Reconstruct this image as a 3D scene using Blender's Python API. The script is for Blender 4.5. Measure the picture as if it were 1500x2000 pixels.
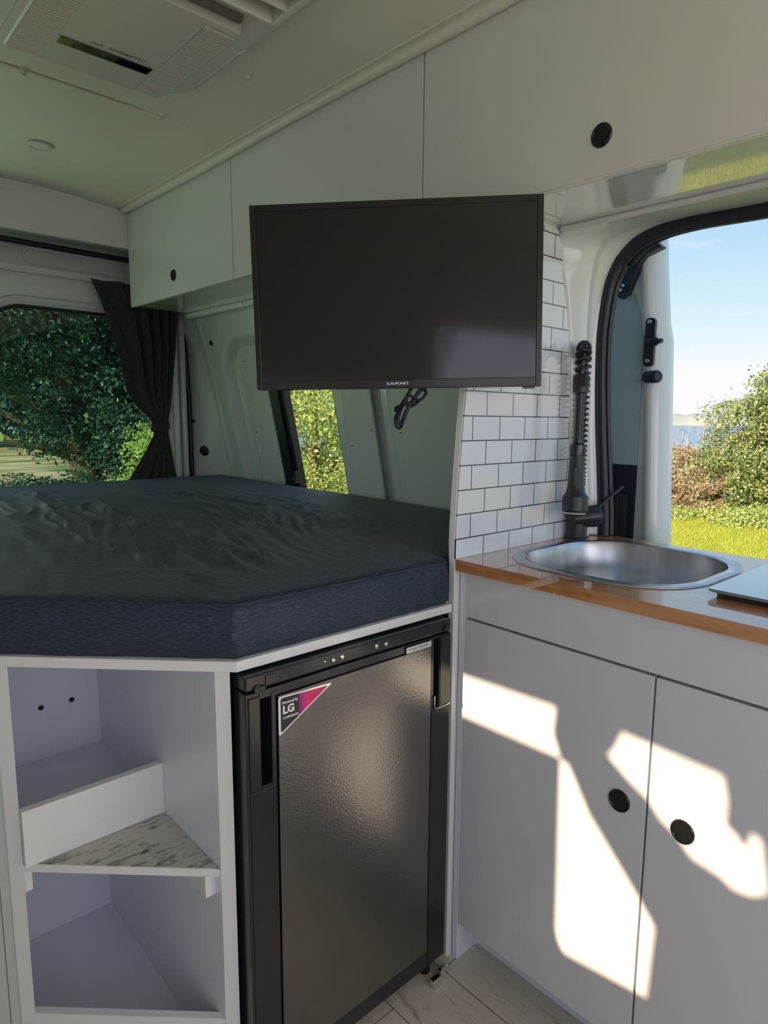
import bpy, bmesh, math, random
import numpy as np
from mathutils import Vector, Matrix, noise
from mathutils.geometry import tessellate_polygon
for o in list(bpy.data.objects): bpy.data.objects.remove(o)
scn = bpy.context.scene
COL = scn.collection
R = math.radians
# ------------------------------------------------------------------ camera
yaw, pit, rol = R(44.3384), R(8.3681), R(0.84455)
w = Vector((math.sin(yaw)*math.cos(pit), math.cos(yaw)*math.cos(pit), -math.sin(pit)))
r0 = Vector((math.cos(yaw), -math.sin(yaw), 0)); u0 = r0.cross(w)
r1 = r0*math.cos(rol)+u0*math.sin(rol); u1 = -r0*math.sin(rol)+u0*math.cos(rol)
cam_d = bpy.data.cameras.new('camera'); cam = bpy.data.objects.new('camera', cam_d); COL.objects.link(cam)
cam.matrix_world = Matrix(((r1.x,u1.x,-w.x,0),(r1.y,u1.y,-w.y,0),(r1.z,u1.z,-w.z,1.22),(0,0,0,1)))
cam_d.sensor_fit = 'VERTICAL'; cam_d.sensor_height = 24; cam_d.lens = 1291.78/2000*24
cam_d.shift_x = -79.7/2000; cam_d.shift_y = 2.05/2000; cam_d.clip_start = .02; cam_d.clip_end = 3000
scn.camera = cam
# ------------------------------------------------------------------ light
scn.view_settings.view_transform = 'Standard'; scn.view_settings.look = 'None'
scn.view_settings.gamma = 1; scn.view_settings.use_curve_mapping = False
scn.view_settings.exposure = 0.0
wd = bpy.data.worlds.new('sky'); scn.world = wd; wd.use_nodes = True
nt = wd.node_tree; nt.nodes.clear()
tc = nt.nodes.new('ShaderNodeTexCoord'); sp = nt.nodes.new('ShaderNodeSeparateXYZ')
cr = nt.nodes.new('ShaderNodeValToRGB'); bg = nt.nodes.new('ShaderNodeBackground'); wo = nt.nodes.new('ShaderNodeOutputWorld')
nt.links.new(tc.outputs['Generated'], sp.inputs[0]); nt.links.new(sp.outputs['Z'], cr.inputs[0])
el = cr.color_ramp.elements
el[0].position = 0.0; el[0].color = (.92,.87,.90,1)
el[1].position = 0.9; el[1].color = (.20,.42,.92,1)
for p_, c_ in ((.06,(.90,.90,.93,1)), (.13,(.66,.82,.89,1)), (.22,(.48,.70,.87,1)), (.36,(.32,.54,.84,1))):
    e = el.new(p_); e.color = c_
cn = nt.nodes.new('ShaderNodeTexNoise'); cn.inputs['Scale'].default_value = 3.0; cn.inputs['Detail'].default_value = 6
mp = nt.nodes.new('ShaderNodeMapping'); mp.inputs['Scale'].default_value = (1,1,5)
cc = nt.nodes.new('ShaderNodeValToRGB'); cc.color_ramp.elements[0].position = .56; cc.color_ramp.elements[1].position = .75
mx = nt.nodes.new('ShaderNodeMix'); mx.data_type = 'RGBA'
nt.links.new(tc.outputs['Generated'], mp.inputs[0]); nt.links.new(mp.outputs[0], cn.inputs[0]); nt.links.new(cn.outputs[0], cc.inputs[0])
nt.links.new(cc.outputs[0], mx.inputs['Factor']); nt.links.new(cr.outputs[0], mx.inputs[6]); mx.inputs[7].default_value = (.97,.97,1,1)
nt.links.new(mx.outputs[2], bg.inputs[0]); bg.inputs[1].default_value = 1.1
nt.links.new(bg.outputs[0], wo.inputs[0])
SUN_DIR = Vector((1, .15, -.45))
sd = bpy.data.lights.new('sun', 'SUN'); sd.energy = 9.0; sd.angle = R(.7); sd.color = (1, .78, .53)
so = bpy.data.objects.new('sun', sd); COL.objects.link(so); so.rotation_euler = SUN_DIR.to_track_quat('-Z', 'Y').to_euler(); so.location = (-6, -2, 5)
def area(name, loc, direction, sx, sy, power, color):
    d = bpy.data.lights.new(name, 'AREA'); d.shape = 'RECTANGLE'; d.size = sx; d.size_y = sy; d.energy = power; d.color = color
    o = bpy.data.objects.new(name, d); COL.objects.link(o); o.location = loc
    o.rotation_euler = Vector(direction).to_track_quat('-Z', 'Z').to_euler(); return o
# added fill lamps standing in for daylight at windscreen, side doorway and rear window
area('windscreen_fill', (.55, -1.85, 1.35), (0, 1, -.1), 1.7, .9, 11, (.93, .89, 1))
area('doorway_fill', (-.50, -.8, 1.1), (1, .35, 0), 1.3, 1.2, 5.5, (.74, .73, 1))
area('rear_window_fill', (.05, 3.12, 1.2), (0, -1, .12), .72, .75, 8.5, (1, .87, .86))  # extra lamp outside the rear glass, added to lift the dark cabin
# ------------------------------------------------------------------ materials
def mat(name, col, rough=.5, metal=0, coat=0, spec=.5, sheen=0, crough=.05):
    m = bpy.data.materials.new(name); m.use_nodes = True
    b = m.node_tree.nodes['Principled BSDF']
    b.inputs['Base Color'].default_value = (*col, 1); b.inputs['Roughness'].default_value = rough
    b.inputs['Metallic'].default_value = metal; b.inputs['Coat Weight'].default_value = coat; b.inputs['Coat Roughness'].default_value = crough
    b.inputs['Specular IOR Level'].default_value = spec; b.inputs['Sheen Weight'].default_value = sheen
    return m
def nodes(m): return m.node_tree, m.node_tree.nodes, m.node_tree.nodes['Principled BSDF']
def add_noise(m, cols, scale=20, stretch=(1,1,1), bump=0, detail=4, pos=(.3,.7), dist=0, bscale=None, bdist=.002):
    t, n, b = nodes(m)
    co = n.new('ShaderNodeTexCoord'); ma = n.new('ShaderNodeMapping'); ma.inputs['Scale'].default_value = stretch
    no = n.new('ShaderNodeTexNoise'); no.inputs['Scale'].default_value = scale; no.inputs['Detail'].default_value = detail; no.inputs['Distortion'].default_value = dist
    t.links.new(co.outputs['Object'], ma.inputs[0]); t.links.new(ma.outputs[0], no.inputs[0])
    if cols:
        ra = n.new('ShaderNodeValToRGB'); t.links.new(no.outputs[0], ra.inputs[0])
        ra.color_ramp.elements[0].position = pos[0]; ra.color_ramp.elements[1].position = pos[1]
        ra.color_ramp.elements[0].color = (*cols[0],1); ra.color_ramp.elements[1].color = (*cols[-1],1)
        for i, c in enumerate(cols[1:-1]):
            e = ra.color_ramp.elements.new(pos[0]+(pos[1]-pos[0])*(i+1)/(len(cols)-1)); e.color = (*c,1)
        t.links.new(ra.outputs[0], b.inputs['Base Color'])
    if bump:
        bu = n.new('ShaderNodeBump'); bu.inputs['Strength'].default_value = bump; bu.inputs['Distance'].default_value = bdist
        src = no
        if bscale:
            src = n.new('ShaderNodeTexNoise'); src.inputs['Scale'].default_value = bscale; t.links.new(ma.outputs[0], src.inputs[0])
        t.links.new(src.outputs[0], bu.inputs['Height']); t.links.new(bu.outputs[0], b.inputs['Normal'])
    return m
M = {}
M['ceil'] = add_noise(mat('ceiling_lining', (.76,.70,.62), .5), None, 60, bump=.15)
M['metal_white'] = mat('white_painted_metal', (.72,.76,.74), .25, coat=.6)
M['white'] = mat('white_laminate', (.79,.79,.86), .3, coat=.15)
M['gloss_white'] = mat('gloss_white_laminate', (.70,.70,.725), .22, coat=.7, crough=.03)
M['under'] = mat('mirror_gloss_white_laminate', (.74,.75,.74), .2, coat=1, crough=.015); M['under'].node_tree.nodes['Principled BSDF'].inputs['Coat IOR'].default_value = 2.1
M['edge'] = mat('white_edge_band', (.82,.81,.78), .4)
M['lining'] = mat('grey_wall_lining', (.66,.67,.63), .5)
M['black'] = mat('black_plastic', (.012,.012,.013), .35)
M['rubber'] = mat('black_rubber', (.012,.016,.028), .38)
M['matte_black'] = mat('matte_black_metal', (.022,.022,.026), .36)
M['dark'] = mat('dark_void', (.005,.005,.006), .8)
M['gap'] = mat('joint_shadow_gap', (.20,.19,.15), .7)
M['steel'] = add_noise(mat('brushed_steel', (.5,.5,.5), .30, metal=1), ((.40,.40,.41),(.56,.56,.57)), 30, (1,1,.3), detail=3)
M['chrome'] = mat('chrome', (.8,.8,.8), .12, metal=1)
M['screen'] = mat('television_screen', (.006,.006,.007), .09, coat=.0, spec=.6)
M['tv_frame'] = mat('television_frame', (.012,.012,.013), .22)
M['fridge'] = add_noise(mat('black_fridge_door', (.006,.0055,.005), .5, spec=.2, coat=1, crough=.19), None, 240, (1,1,1.6), bump=.5, bdist=.0008)
M['fridge'].node_tree.nodes['Principled BSDF'].inputs['Coat IOR'].default_value = 2.4
_f = M['fridge'].node_tree; _f.links.new([x for x in _f.nodes if x.type == 'BUMP'][0].outputs[0], _f.nodes['Principled BSDF'].inputs['Coat Normal'])
M['fridge_trim'] = mat('black_fridge_trim', (.017,.018,.022), .2)
M['fridge_side'] = mat('grey_fridge_body', (.035,.042,.048), .4)
M['cloth'] = add_noise(mat('dark_grey_mattress_cover', (.04,.045,.055), .62, sheen=.10, spec=.42), ((.008,.015,.029),(.018,.031,.052),(.046,.062,.096)), 420, (.25,.25,1.4), bump=.25, detail=4, bdist=.0008)
M['curtain'] = add_noise(mat('charcoal_curtain_fabric', (.04,.037,.038), .95, sheen=.25, spec=.1), ((.036,.032,.034),(.075,.067,.069)), 240, (1,1,.4), bump=.2, bdist=.001)
M['acp'] = mat('air_conditioner_plastic', (.62,.60,.54), .35)
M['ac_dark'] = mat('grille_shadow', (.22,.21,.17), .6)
M['display'] = mat('dark_display', (.004,.004,.012), .04, spec=.9)
M['lamp'] = mat('lamp_lens', (.75,.72,.6), .3)
M['label'] = mat('silver_label', (.62,.62,.63), .3, metal=.3)
M['label_ink'] = mat('grey_ink', (.16,.16,.17), .5)
M['white_ink'] = mat('white_ink', (.85,.85,.85), .5)
M['blue_ink'] = mat('blue_ink', (.02,.10,.5), .5)
M['blue_metal'] = mat('grey_door_trim', (.34,.46,.48), .4)
M['silver_rail'] = mat('aluminium_rail', (.55,.6,.6), .3, metal=.4)
M['amber'] = mat('dark_pull_cup', (.008,.007,.007), .3)
M['glasspane'] = None
g = bpy.data.materials.new('tinted_glass'); g.use_nodes = True; n_ = g.node_tree.nodes; n_.clear()
tr = n_.new('ShaderNodeBsdfTransparent'); tr.inputs[0].default_value = (.62,.80,.74,1)
gl = n_.new('ShaderNodeBsdfGlossy'); gl.inputs['Roughness'].default_value = .02
mi = n_.new('ShaderNodeMixShader'); ou = n_.new('ShaderNodeOutputMaterial')
lw = n_.new('ShaderNodeLayerWeight'); lw.inputs[0].default_value = .5; pw = n_.new('ShaderNodeMath'); pw.operation = 'POWER'; pw.inputs[1].default_value = 4; g.node_tree.links.new(lw.outputs['Facing'], pw.inputs[0]); pm = n_.new('ShaderNodeMath'); pm.operation = 'MULTIPLY_ADD'; pm.inputs[1].default_value = .5; pm.inputs[2].default_value = .03; g.node_tree.links.new(pw.outputs[0], pm.inputs[0]); g.node_tree.links.new(pm.outputs[0], mi.inputs[0]); g.node_tree.links.new(tr.outputs[0], mi.inputs[1]); g.node_tree.links.new(gl.outputs[0], mi.inputs[2]); g.node_tree.links.new(mi.outputs[0], ou.inputs[0])
M['glass'] = g
g2 = g.copy(); g2.name = 'clear_glass'; [x for x in g2.node_tree.nodes if x.type == 'BSDF_TRANSPARENT'][0].inputs[0].default_value = (.95,.97,.96,1); M['clear'] = g2
# varnished wood
M['wood'] = add_noise(mat('varnished_pine_worktop', (.6,.28,.08), .35, coat=1.0, crough=.02), ((.36,.13,.034),(.52,.21,.055),(.62,.28,.09)), 9, (9,1,9), detail=5, dist=1.2, pos=(.3,.72))
M['wood'].node_tree.nodes['Principled BSDF'].inputs['Coat IOR'].default_value = 2.2
# weathered white planks
def planks(name, base, dark, stain_lo, stain_hi, plank_w, along='Y', rot=0.0):
    m = mat(name, base, .45); t, n, b = nodes(m)
    co = n.new('ShaderNodeTexCoord'); ma = n.new('ShaderNodeMapping'); ma.inputs['Rotation'].default_value = (0,0,rot); ma.inputs['Location'].default_value = (.9,.06 if plank_w < 1 else .7,0)
    t.links.new(co.outputs['Object'], ma.inputs[0])
    br = n.new('ShaderNodeTexBrick'); br.inputs['Color1'].default_value = (1,1,1,1); br.inputs['Color2'].default_value = (.86,.85,.82,1); br.inputs['Mortar'].default_value = (.10,.08,.06,1)
    br.inputs['Scale'].default_value = 1; br.inputs['Mortar Size'].default_value = .0010; br.inputs['Brick Width'].default_value = 2.4; br.inputs['Row Height'].default_value = plank_w; br.inputs['Mortar Smooth'].default_value = .1
    t.links.new(ma.outputs[0], br.inputs[0])
    m2 = n.new('ShaderNodeMapping'); m2.inputs['Scale'].default_value = (2.2,14,6) if plank_w < 1 else (5,13,6); t.links.new(ma.outputs[0], m2.inputs[0])
    no = n.new('ShaderNodeTexNoise'); no.inputs['Scale'].default_value = 4; no.inputs['Detail'].default_value = 10; no.inputs['Roughness'].default_value = .72; no.inputs['Distortion'].default_value = .8
    t.links.new(m2.outputs[0], no.inputs[0])
    ra = n.new('ShaderNodeValToRGB'); ra.color_ramp.elements[0].position = stain_lo; ra.color_ramp.elements[0].color = (*dark,1); ra.color_ramp.elements[1].position = stain_hi; ra.color_ramp.elements[1].color = (*base,1)
    t.links.new(no.outputs[0], ra.inputs[0])
    mu = n.new('ShaderNodeMix'); mu.data_type = 'RGBA'; mu.blend_type = 'MULTIPLY'; mu.inputs['Factor'].default_value = 1
    t.links.new(ra.outputs[0], mu.inputs[6]); t.links.new(br.outputs[0], mu.inputs[7]); t.links.new(mu.outputs[2], b.inputs['Base Color'])
    return m
M['floor'] = planks('weathered_white_plank_vinyl', (.66,.61,.50), (.22,.18,.13), .30, .46, .145, rot=R(90))
M['shelf_vinyl'] = planks('weathered_vinyl_offcut', (.58,.55,.48), (.10,.075,.055), .36, .50, 3.0)
# brick tiles
m = mat('white_gloss_tiles', (.8,.82,.84), .12, coat=.5, crough=.02); t, n, b = nodes(m)
co = n.new('ShaderNodeTexCoord'); sx = n.new('ShaderNodeSeparateXYZ'); cb = n.new('ShaderNodeCombineXYZ')
t.links.new(co.outputs['Object'], sx.inputs[0]); t.links.new(sx.outputs['X'], cb.inputs[0]); t.links.new(sx.outputs['Z'], cb.inputs[1])
ma = n.new('ShaderNodeMapping'); ma.inputs['Location'].default_value = (-.010, -.009, 0)
t.links.new(cb.outputs[0], ma.inputs[0])
br = n.new('ShaderNodeTexBrick'); br.inputs['Scale'].default_value = 1; br.inputs['Brick Width'].default_value = .0872; br.inputs['Row Height'].default_value = .0505
br.inputs['Mortar Size'].default_value = .0013; br.inputs['Mortar Smooth'].default_value = .15; br.inputs['Color1'].default_value = (.78,.80,.82,1); br.inputs['Color2'].default_value = (.74,.78,.82,1); br.inputs['Mortar'].default_value = (.03,.045,.06,1)
t.links.new(ma.outputs[0], br.inputs[0]); t.links.new(br.outputs[0], b.inputs['Base Color'])
bu = n.new('ShaderNodeBump'); bu.invert = True; bu.inputs['Strength'].default_value = .6; bu.inputs['Distance'].default_value = .002
t.links.new(br.outputs['Fac'], bu.inputs['Height']); t.links.new(bu.outputs[0], b.inputs['Normal']); M['tiles'] = m
# sticker gradient
m = mat('compressor_sticker', (.03,.02,.03), .3); t, n, b = nodes(m)
co = n.new('ShaderNodeTexCoord'); sx = n.new('ShaderNodeSeparateXYZ'); no = n.new('ShaderNodeTexNoise'); no.inputs['Scale'].default_value = 60; no.inputs['Detail'].default_value = 5
t.links.new(co.outputs['Object'], sx.inputs[0]); t.links.new(co.outputs['Object'], no.inputs[0])
ad = n.new('ShaderNodeMath'); ad.operation = 'MULTIPLY_ADD'; ad.inputs[1].default_value = .022; t.links.new(no.outputs[0], ad.inputs[0]); t.links.new(sx.outputs['X'], ad.inputs[2])
ra = n.new('ShaderNodeValToRGB'); ra.color_ramp.interpolation = 'LINEAR'
mr = n.new('ShaderNodeMapRange'); mr.inputs[1].default_value = .0; mr.inputs[2].default_value = .11; t.links.new(ad.outputs[0], mr.inputs[0]); t.links.new(mr.outputs[0], ra.inputs[0])
ra.color_ramp.elements[0].position = .44; ra.color_ramp.elements[0].color = (.02,.015,.02,1); ra.color_ramp.elements[1].position = .62; ra.color_ramp.elements[1].color = (.75,.03,.13,1)
e = ra.color_ramp.elements.new(.54); e.color = (.55,.02,.25,1); e = ra.color_ramp.elements.new(.95); e.color = (.30,.02,.07,1)
t.links.new(ra.outputs[0], b.inputs['Base Color']); M['sticker'] = m
# outdoors
def leafmat(name, a, bcol, trans=.35):
    m = mat(name, a, .45, spec=.35); t, n, b = nodes(m)
    oi = n.new('ShaderNodeNewGeometry'); ra = n.new('ShaderNodeValToRGB'); t.links.new(oi.outputs['Random Per Island'], ra.inputs[0])
    ra.color_ramp.elements[0].color = (*a,1); ra.color_ramp.elements[1].color = (*bcol,1)
    t.links.new(ra.outputs[0], b.inputs['Base Color'])
    tl = n.new('ShaderNodeBsdfTranslucent'); t.links.new(ra.outputs[0], tl.inputs[0]); ms = n.new('ShaderNodeMixShader'); ms.inputs[0].default_value = trans
    out = [x for x in n if x.type == 'OUTPUT_MATERIAL'][0]
    t.links.new(b.outputs[0], ms.inputs[1]); t.links.new(tl.outputs[0], ms.inputs[2]); t.links.new(ms.outputs[0], out.inputs[0]); return m
M['leaf_dark'] = leafmat('dark_evergreen_leaves', (.022,.055,.042), (.075,.145,.11), .2)
M['leaf_lime'] = leafmat('bright_yellow_green_leaves', (.28,.38,.08), (.66,.76,.30), .35)
M['leaf_bush'] = leafmat('mixed_green_leaves', (.08,.15,.035), (.54,.60,.26), .3)
M['twig_dry'] = leafmat('dry_brown_twigs', (.40,.31,.19), (.68,.60,.46), .2)
M['bark'] = add_noise(mat('brown_bark', (.12,.08,.05), .9), ((.06,.04,.03),(.16,.11,.07)), 12, (4,4,1), bump=.5)
M['blade'] = leafmat('grass_blades', (.36,.42,.03), (.62,.68,.12), .4)
M['grass'] = add_noise(mat('grass_ground', (.3,.42,.03), .9, spec=.1), ((.28,.28,.06),(.44,.43,.10),(.56,.54,.16)), 3, detail=12, pos=(.3,.7), bump=.4, bscale=30, bdist=.05)
M['dirt'] = add_noise(mat('dry_dirt', (.45,.32,.2), .95, spec=.1), ((.14,.20,.04),(.60,.38,.20),(.80,.52,.32)), .9, (.5,2,1), detail=10, pos=(.38,.58))
M['water'] = add_noise(mat('estuary_water', (.26,.35,.44), .35, spec=.4), None, .8, (1,3,1), bump=.25, bdist=.3)
M['far'] = add_noise(mat('distant_shore', (.30,.33,.27), .9), ((.22,.27,.23),(.34,.38,.36)), .02, (1,1,3))
# ------------------------------------------------------------------ mesh helpers
def tag(o, label=None, cat=None, group=None, kind=None):
    if label: o['label'] = label
    if cat: o['category'] = cat
    if group: o['group'] = group
    if kind: o['kind'] = kind
    return o
def thing(name, loc, label, cat, group=None, rz=0):
    o = bpy.data.objects.new(name, None); COL.objects.link(o); o.empty_display_size = .05
    o.location = loc; o.rotation_euler = (0,0,rz); return tag(o, label, cat, group)
def link(name, me, m, parent=None, smooth=None, world=True):
    """geometry is in world coordinates; with a parent it is brought into the parent's frame"""
    if parent is not None and world:
        mw = Matrix.Identity(4); p = parent; chain = []
        while p is not None: chain.append(p); p = p.parent
        for q in reversed(chain): mw = mw @ Matrix.LocRotScale(q.location, q.rotation_euler, q.scale)
        me.transform(mw.inverted())
    if m is not None and not me.materials: me.materials.append(m)
    if smooth is not None:
        for p in me.polygons: p.use_smooth = True
        if smooth < 179:
            try: me.set_sharp_from_angle(angle=R(smooth))
            except Exception: pass
    o = bpy.data.objects.new(name, me); COL.objects.link(o)
    if parent is not None: o.parent = parent
    return o
def recenter(o):
    """move a top-level mesh object's origin to its base"""
    me = o.data; n = len(me.vertices); a = np.empty(n*3); me.vertices.foreach_get('co', a); a = a.reshape(-1,3)
    c = Vector(((a[:,0].min()+a[:,0].max())/2, (a[:,1].min()+a[:,1].max())/2, a[:,2].min()))
    me.transform(Matrix.Translation(-c)); o.location = c; return o
class G:
    """a bag of shapes that becomes one mesh"""
    def __init__(s): s.bm = bmesh.new()
    def _xf(s, vs, mtx):
        if mtx is not None: bmesh.ops.transform(s.bm, matrix=mtx, verts=vs)
    def box(s, a, b, bev=0, mtx=None, seg=2):
        c = [(x+y)/2 for x, y in zip(a, b)]; d = [abs(y-x) for x, y in zip(a, b)]
        r = bmesh.ops.create_cube(s.bm, size=1); vs = r['verts']
        for v in vs: v.co = Vector((v.co.x*d[0]+c[0], v.co.y*d[1]+c[1], v.co.z*d[2]+c[2]))
        if bev:
            es = list({e for v in vs for e in v.link_edges})
            r = bmesh.ops.bevel(s.bm, geom=es, offset=min(bev, min(d)*.45), segments=seg, affect='EDGES', profile=.5)
            vs = list({v for f in r['faces'] for v in f.verts} | {v for v in vs if v.is_valid})
            # gather the whole island
            st = list(vs); seen = set(vs)
            while st:
                v = st.pop()
                for e in v.link_edges:
                    q = e.other_vert(v)
                    if q not in seen: seen.add(q); st.append(q)
            vs = list(seen)
        s._xf(vs, mtx); return s
    def prism(s, pts, h0, h1, axis='Z', bev=0, mtx=None):
        """polygon pts in the plane normal to axis; Z:(x,y) Y:(x,z) X:(y,z)"""
        def mk(p, h): return Vector((p[0],p[1],h)) if axis == 'Z' else (Vector((p[0],h,p[1])) if axis == 'Y' else Vector((h,p[0],p[1])))
        A = [s.bm.verts.new(mk(p,h0)) for p in pts]; B = [s.bm.verts.new(mk(p,h1)) for p in pts]
        n = len(pts); fs = [s.bm.faces.new(A[::-1]), s.bm.faces.new(B)]
        for i in range(n): fs.append(s.bm.faces.new((A[i],A[(i+1)%n],B[(i+1)%n],B[i])))
        bmesh.ops.recalc_face_normals(s.bm, faces=fs)
        vs = A+B
        if bev:
            es = [e for e in {e for f in fs[:2] for e in f.edges}]
            r = bmesh.ops.bevel(s.bm, geom=es, offset=bev, segments=2, affect='EDGES')
            vs = list({v for f in r['faces'] for v in f.verts} | {v for v in vs if v.is_valid})
        s._xf(vs, mtx); return s
    def tube(s, pts, rad, n=12, cap=True, closed=False, flat=None):
        pts = [Vector(p) for p in pts]; N = len(pts); rings = []
        rads = rad if hasattr(rad, '__len__') else [rad]*N
        T = []
        for i in range(N):
            if closed: d = pts[(i+1)%N]-pts[i-1]
            else: d = pts[min(i+1,N-1)]-pts[max(i-1,0)]
            T.append(d.normalized())
        ref = Vector((0,0,1)) if abs(T[0].z) < .9 else Vector((1,0,0))
        nrm = (ref - T[0]*ref.dot(T[0])).normalized()
        for i in range(N):
            nrm = (nrm - T[i]*nrm.dot(T[i])).normalized(); bn = T[i].cross(nrm)
            if flat is not None:
                fx = Vector(flat); fx = (fx - T[i]*fx.dot(T[i])).normalized(); fy = T[i].cross(fx); k = .55
            else: fx, fy, k = nrm, bn, 1
            rings.append([s.bm.verts.new(pts[i]+(fx*math.cos(a)*k+fy*math.sin(a))*rads[i]) for a in [2*math.pi*j/n for j in range(n)]])
        for i in range(N if closed else N-1):
            a, b = rings[i], rings[(i+1)%N]
            for j in range(n): s.bm.faces.new((a[j],a[(j+1)%n],b[(j+1)%n],b[j]))
        if cap and not closed: s.bm.faces.new(rings[0][::-1]); s.bm.faces.new(rings[-1])
        return s
    def lathe(s, prof, loc, axis=(0,0,1), n=32):
        """prof: list of (radius, height)"""
        q = Vector((0,0,1)).rotation_difference(Vector(axis)).to_matrix(); L = Vector(loc); rings = []
        for r_, h in prof:
            if r_ < 1e-6: rings.append([s.bm.verts.new(L+q@Vector((0,0,h)))])
            else: rings.append([s.bm.verts.new(L+q@Vector((r_*math.cos(2*math.pi*j/n), r_*math.sin(2*math.pi*j/n), h))) for j in range(n)])
        for a, b in zip(rings, rings[1:]):
            for j in range(n):
                k = (j+1)%n
                if len(a) == 1 and len(b) == 1: continue
                if len(a) == 1: s.bm.faces.new((a[0],b[j],b[k]))
                elif len(b) == 1: s.bm.faces.new((a[j],a[k],b[0]))
                else: s.bm.faces.new((a[j],a[k],b[k],b[j]))
        return s
    def loft(s, rings, closed=True, cap0=False, cap1=False):
        V = [[s.bm.verts.new(Vector(p)) for p in r_] for r_ in rings]; n = len(V[0])
        for a, b in zip(V, V[1:]):
            for j in range(n if closed else n-1):
                k = (j+1)%n; s.bm.faces.new((a[j],a[k],b[k],b[j]))
        if cap0: s.bm.faces.new(V[0][::-1])
        if cap1: s.bm.faces.new(V[-1])
        return s
    def ball(s, c, r_, sc=(1,1,1), n=12):
        q = bmesh.ops.create_uvsphere(s.bm, u_segments=n, v_segments=n//2+2, radius=r_)
        for v in q['verts']: v.co = Vector((v.co.x*sc[0]+c[0], v.co.y*sc[1]+c[1], v.co.z*sc[2]+c[2]))
        return s
    def out(s, name, m, parent=None, smooth=None, world=True, top=False):
        bmesh.ops.recalc_face_normals(s.bm, faces=s.bm.faces[:])
        me = bpy.data.meshes.new(name); s.bm.to_mesh(me); s.bm.free()
        o = link(name, me, m, parent, smooth, world)
        if parent is None and top: recenter(o)
        return o
def npmesh(name, V, F):
    me = bpy.data.meshes.new(name); V = np.asarray(V, float); F = np.asarray(F, int)
    me.vertices.add(len(V)); me.vertices.foreach_set('co', V.ravel())
    k = F.shape[1]; me.loops.add(F.size); me.loops.foreach_set('vertex_index', F.ravel())
    me.polygons.add(len(F)); me.polygons.foreach_set('loop_start', np.arange(len(F))*k); me.polygons.foreach_set('loop_total', np.full(len(F),k))
    me.update(calc_edges=True); me.validate(); return me
def rrect(x0, x1, y0, y1, r_, n=8):
    """rounded rectangle; r_ may be four radii for corners (x1y0, x1y1, x0y1, x0y0)"""
    rr = r_ if hasattr(r_, '__len__') else [r_]*4; P = []
    for (cx, cy, a0, q) in ((x1-rr[0],y0+rr[0],-90,rr[0]),(x1-rr[1],y1-rr[1],0,rr[1]),(x0+rr[2],y1-rr[2],90,rr[2]),(x0+rr[3],y0+rr[3],180,rr[3])):
        for i in range(n+1):
            a = R(a0+90*i/n); P.append((cx+q*math.cos(a), cy+q*math.sin(a)))
    return P
def text(name, body, size, m, parent, origin, xdir, ydir, depth=.0006, sx=1.0, bold=0.0):
    cu = bpy.data.curves.new(name, 'FONT'); cu.body = body; cu.size = size; cu.extrude = depth; cu.offset = bold; cu.align_x = 'CENTER'; cu.align_y = 'CENTER'; cu.resolution_u = 3
    o = bpy.data.objects.new(name+'_tmp', cu); COL.objects.link(o); bpy.context.view_layer.update()
    me = bpy.data.meshes.new_from_object(o.evaluated_get(bpy.context.evaluated_depsgraph_get())); bpy.data.objects.remove(o)
    X = Vector(xdir).normalized(); Y = Vector(ydir).normalized(); Z = X.cross(Y); O = Vector(origin)
    me.transform(Matrix(((X.x*sx,Y.x,Z.x,O.x),(X.y*sx,Y.y,Z.y,O.y),(X.z*sx,Y.z,Z.z,O.z),(0,0,0,1))))
    me.materials.clear(); me.name = name
    return link(name, me, m, parent)
def struct(o): o['kind'] = 'structure'; return o
def smoothstep(a, b, x):
    t = np.clip((x-a)/(b-a), 0, 1); return t*t*(3-2*t)
# ================================================================== VAN SHELL
ZS = [.0,.5,.7,.95,1.32,1.5,1.65,1.85,2.02]; XS = [1.56,1.57,1.56,1.525,1.452,1.41,1.365,1.27,1.12]
def wallx(z): return np.interp(z, ZS, XS)
g_ = G().box((-.5,-1.9,-.03),(1.6,3.08,0)); struct(g_.out('floor', M['floor']))
# ceiling: shallow roof panel with cove towards the overhead cabinets
def ceil_z(X): return 2.012 + 0*X
xs = np.concatenate([np.linspace(-.5,.9,12), np.linspace(.93,1.08,10)])
ys = np.linspace(-1.9, 2.83, 40)
V = []; F = []
for y in ys:
    for x in xs:
        z = 2.030 - .022*smoothstep(.80,1.06,x)
        V.append((x,y,z))
nx = len(xs)
V += [(x,y,z+.03) for (x,y,z) in V]; off = len(ys)*nx
for i in range(len(ys)-1):
    for j in range(nx-1):
        a = i*nx+j; F.append((a,a+1,a+nx+1,a+nx)); F.append((off+a,off+a+nx,off+a+nx+1,off+a+1))
ceil = struct(link('ceiling', npmesh('ceiling', V, F), M['ceil'], smooth=60))
# join strip across the lining, drooping a little between its screws
gs = G(); pts = []
for i in range(29):
    x = -.4+1.44*i/28; pts.append((x, 1.925+.004*math.sin(x*9), 2.0275-.017*float(smoothstep(.80,1.06,x))))
gs.tube(pts, .0022, 8); struct(gs.out('trim_1', M['ceil'], smooth=60))
# cove trim between ceiling and cabinets
gs = G(); gs.tube([(1.062,y,2.003+.002*math.sin(y*5)) for y in np.linspace(-1.2,2.82,60)], .014, 12); gs.tube([(1.040,y,2.012) for y in np.linspace(-1.2,2.82,60)], .006, 8)
struct(gs.out('trim_2', M['ceil'], smooth=60))
gs = G().box((-.52,-1.95,2.062),(1.42,3.09,2.085)); struct(gs.out('ceiling', M['metal_white']))
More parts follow.
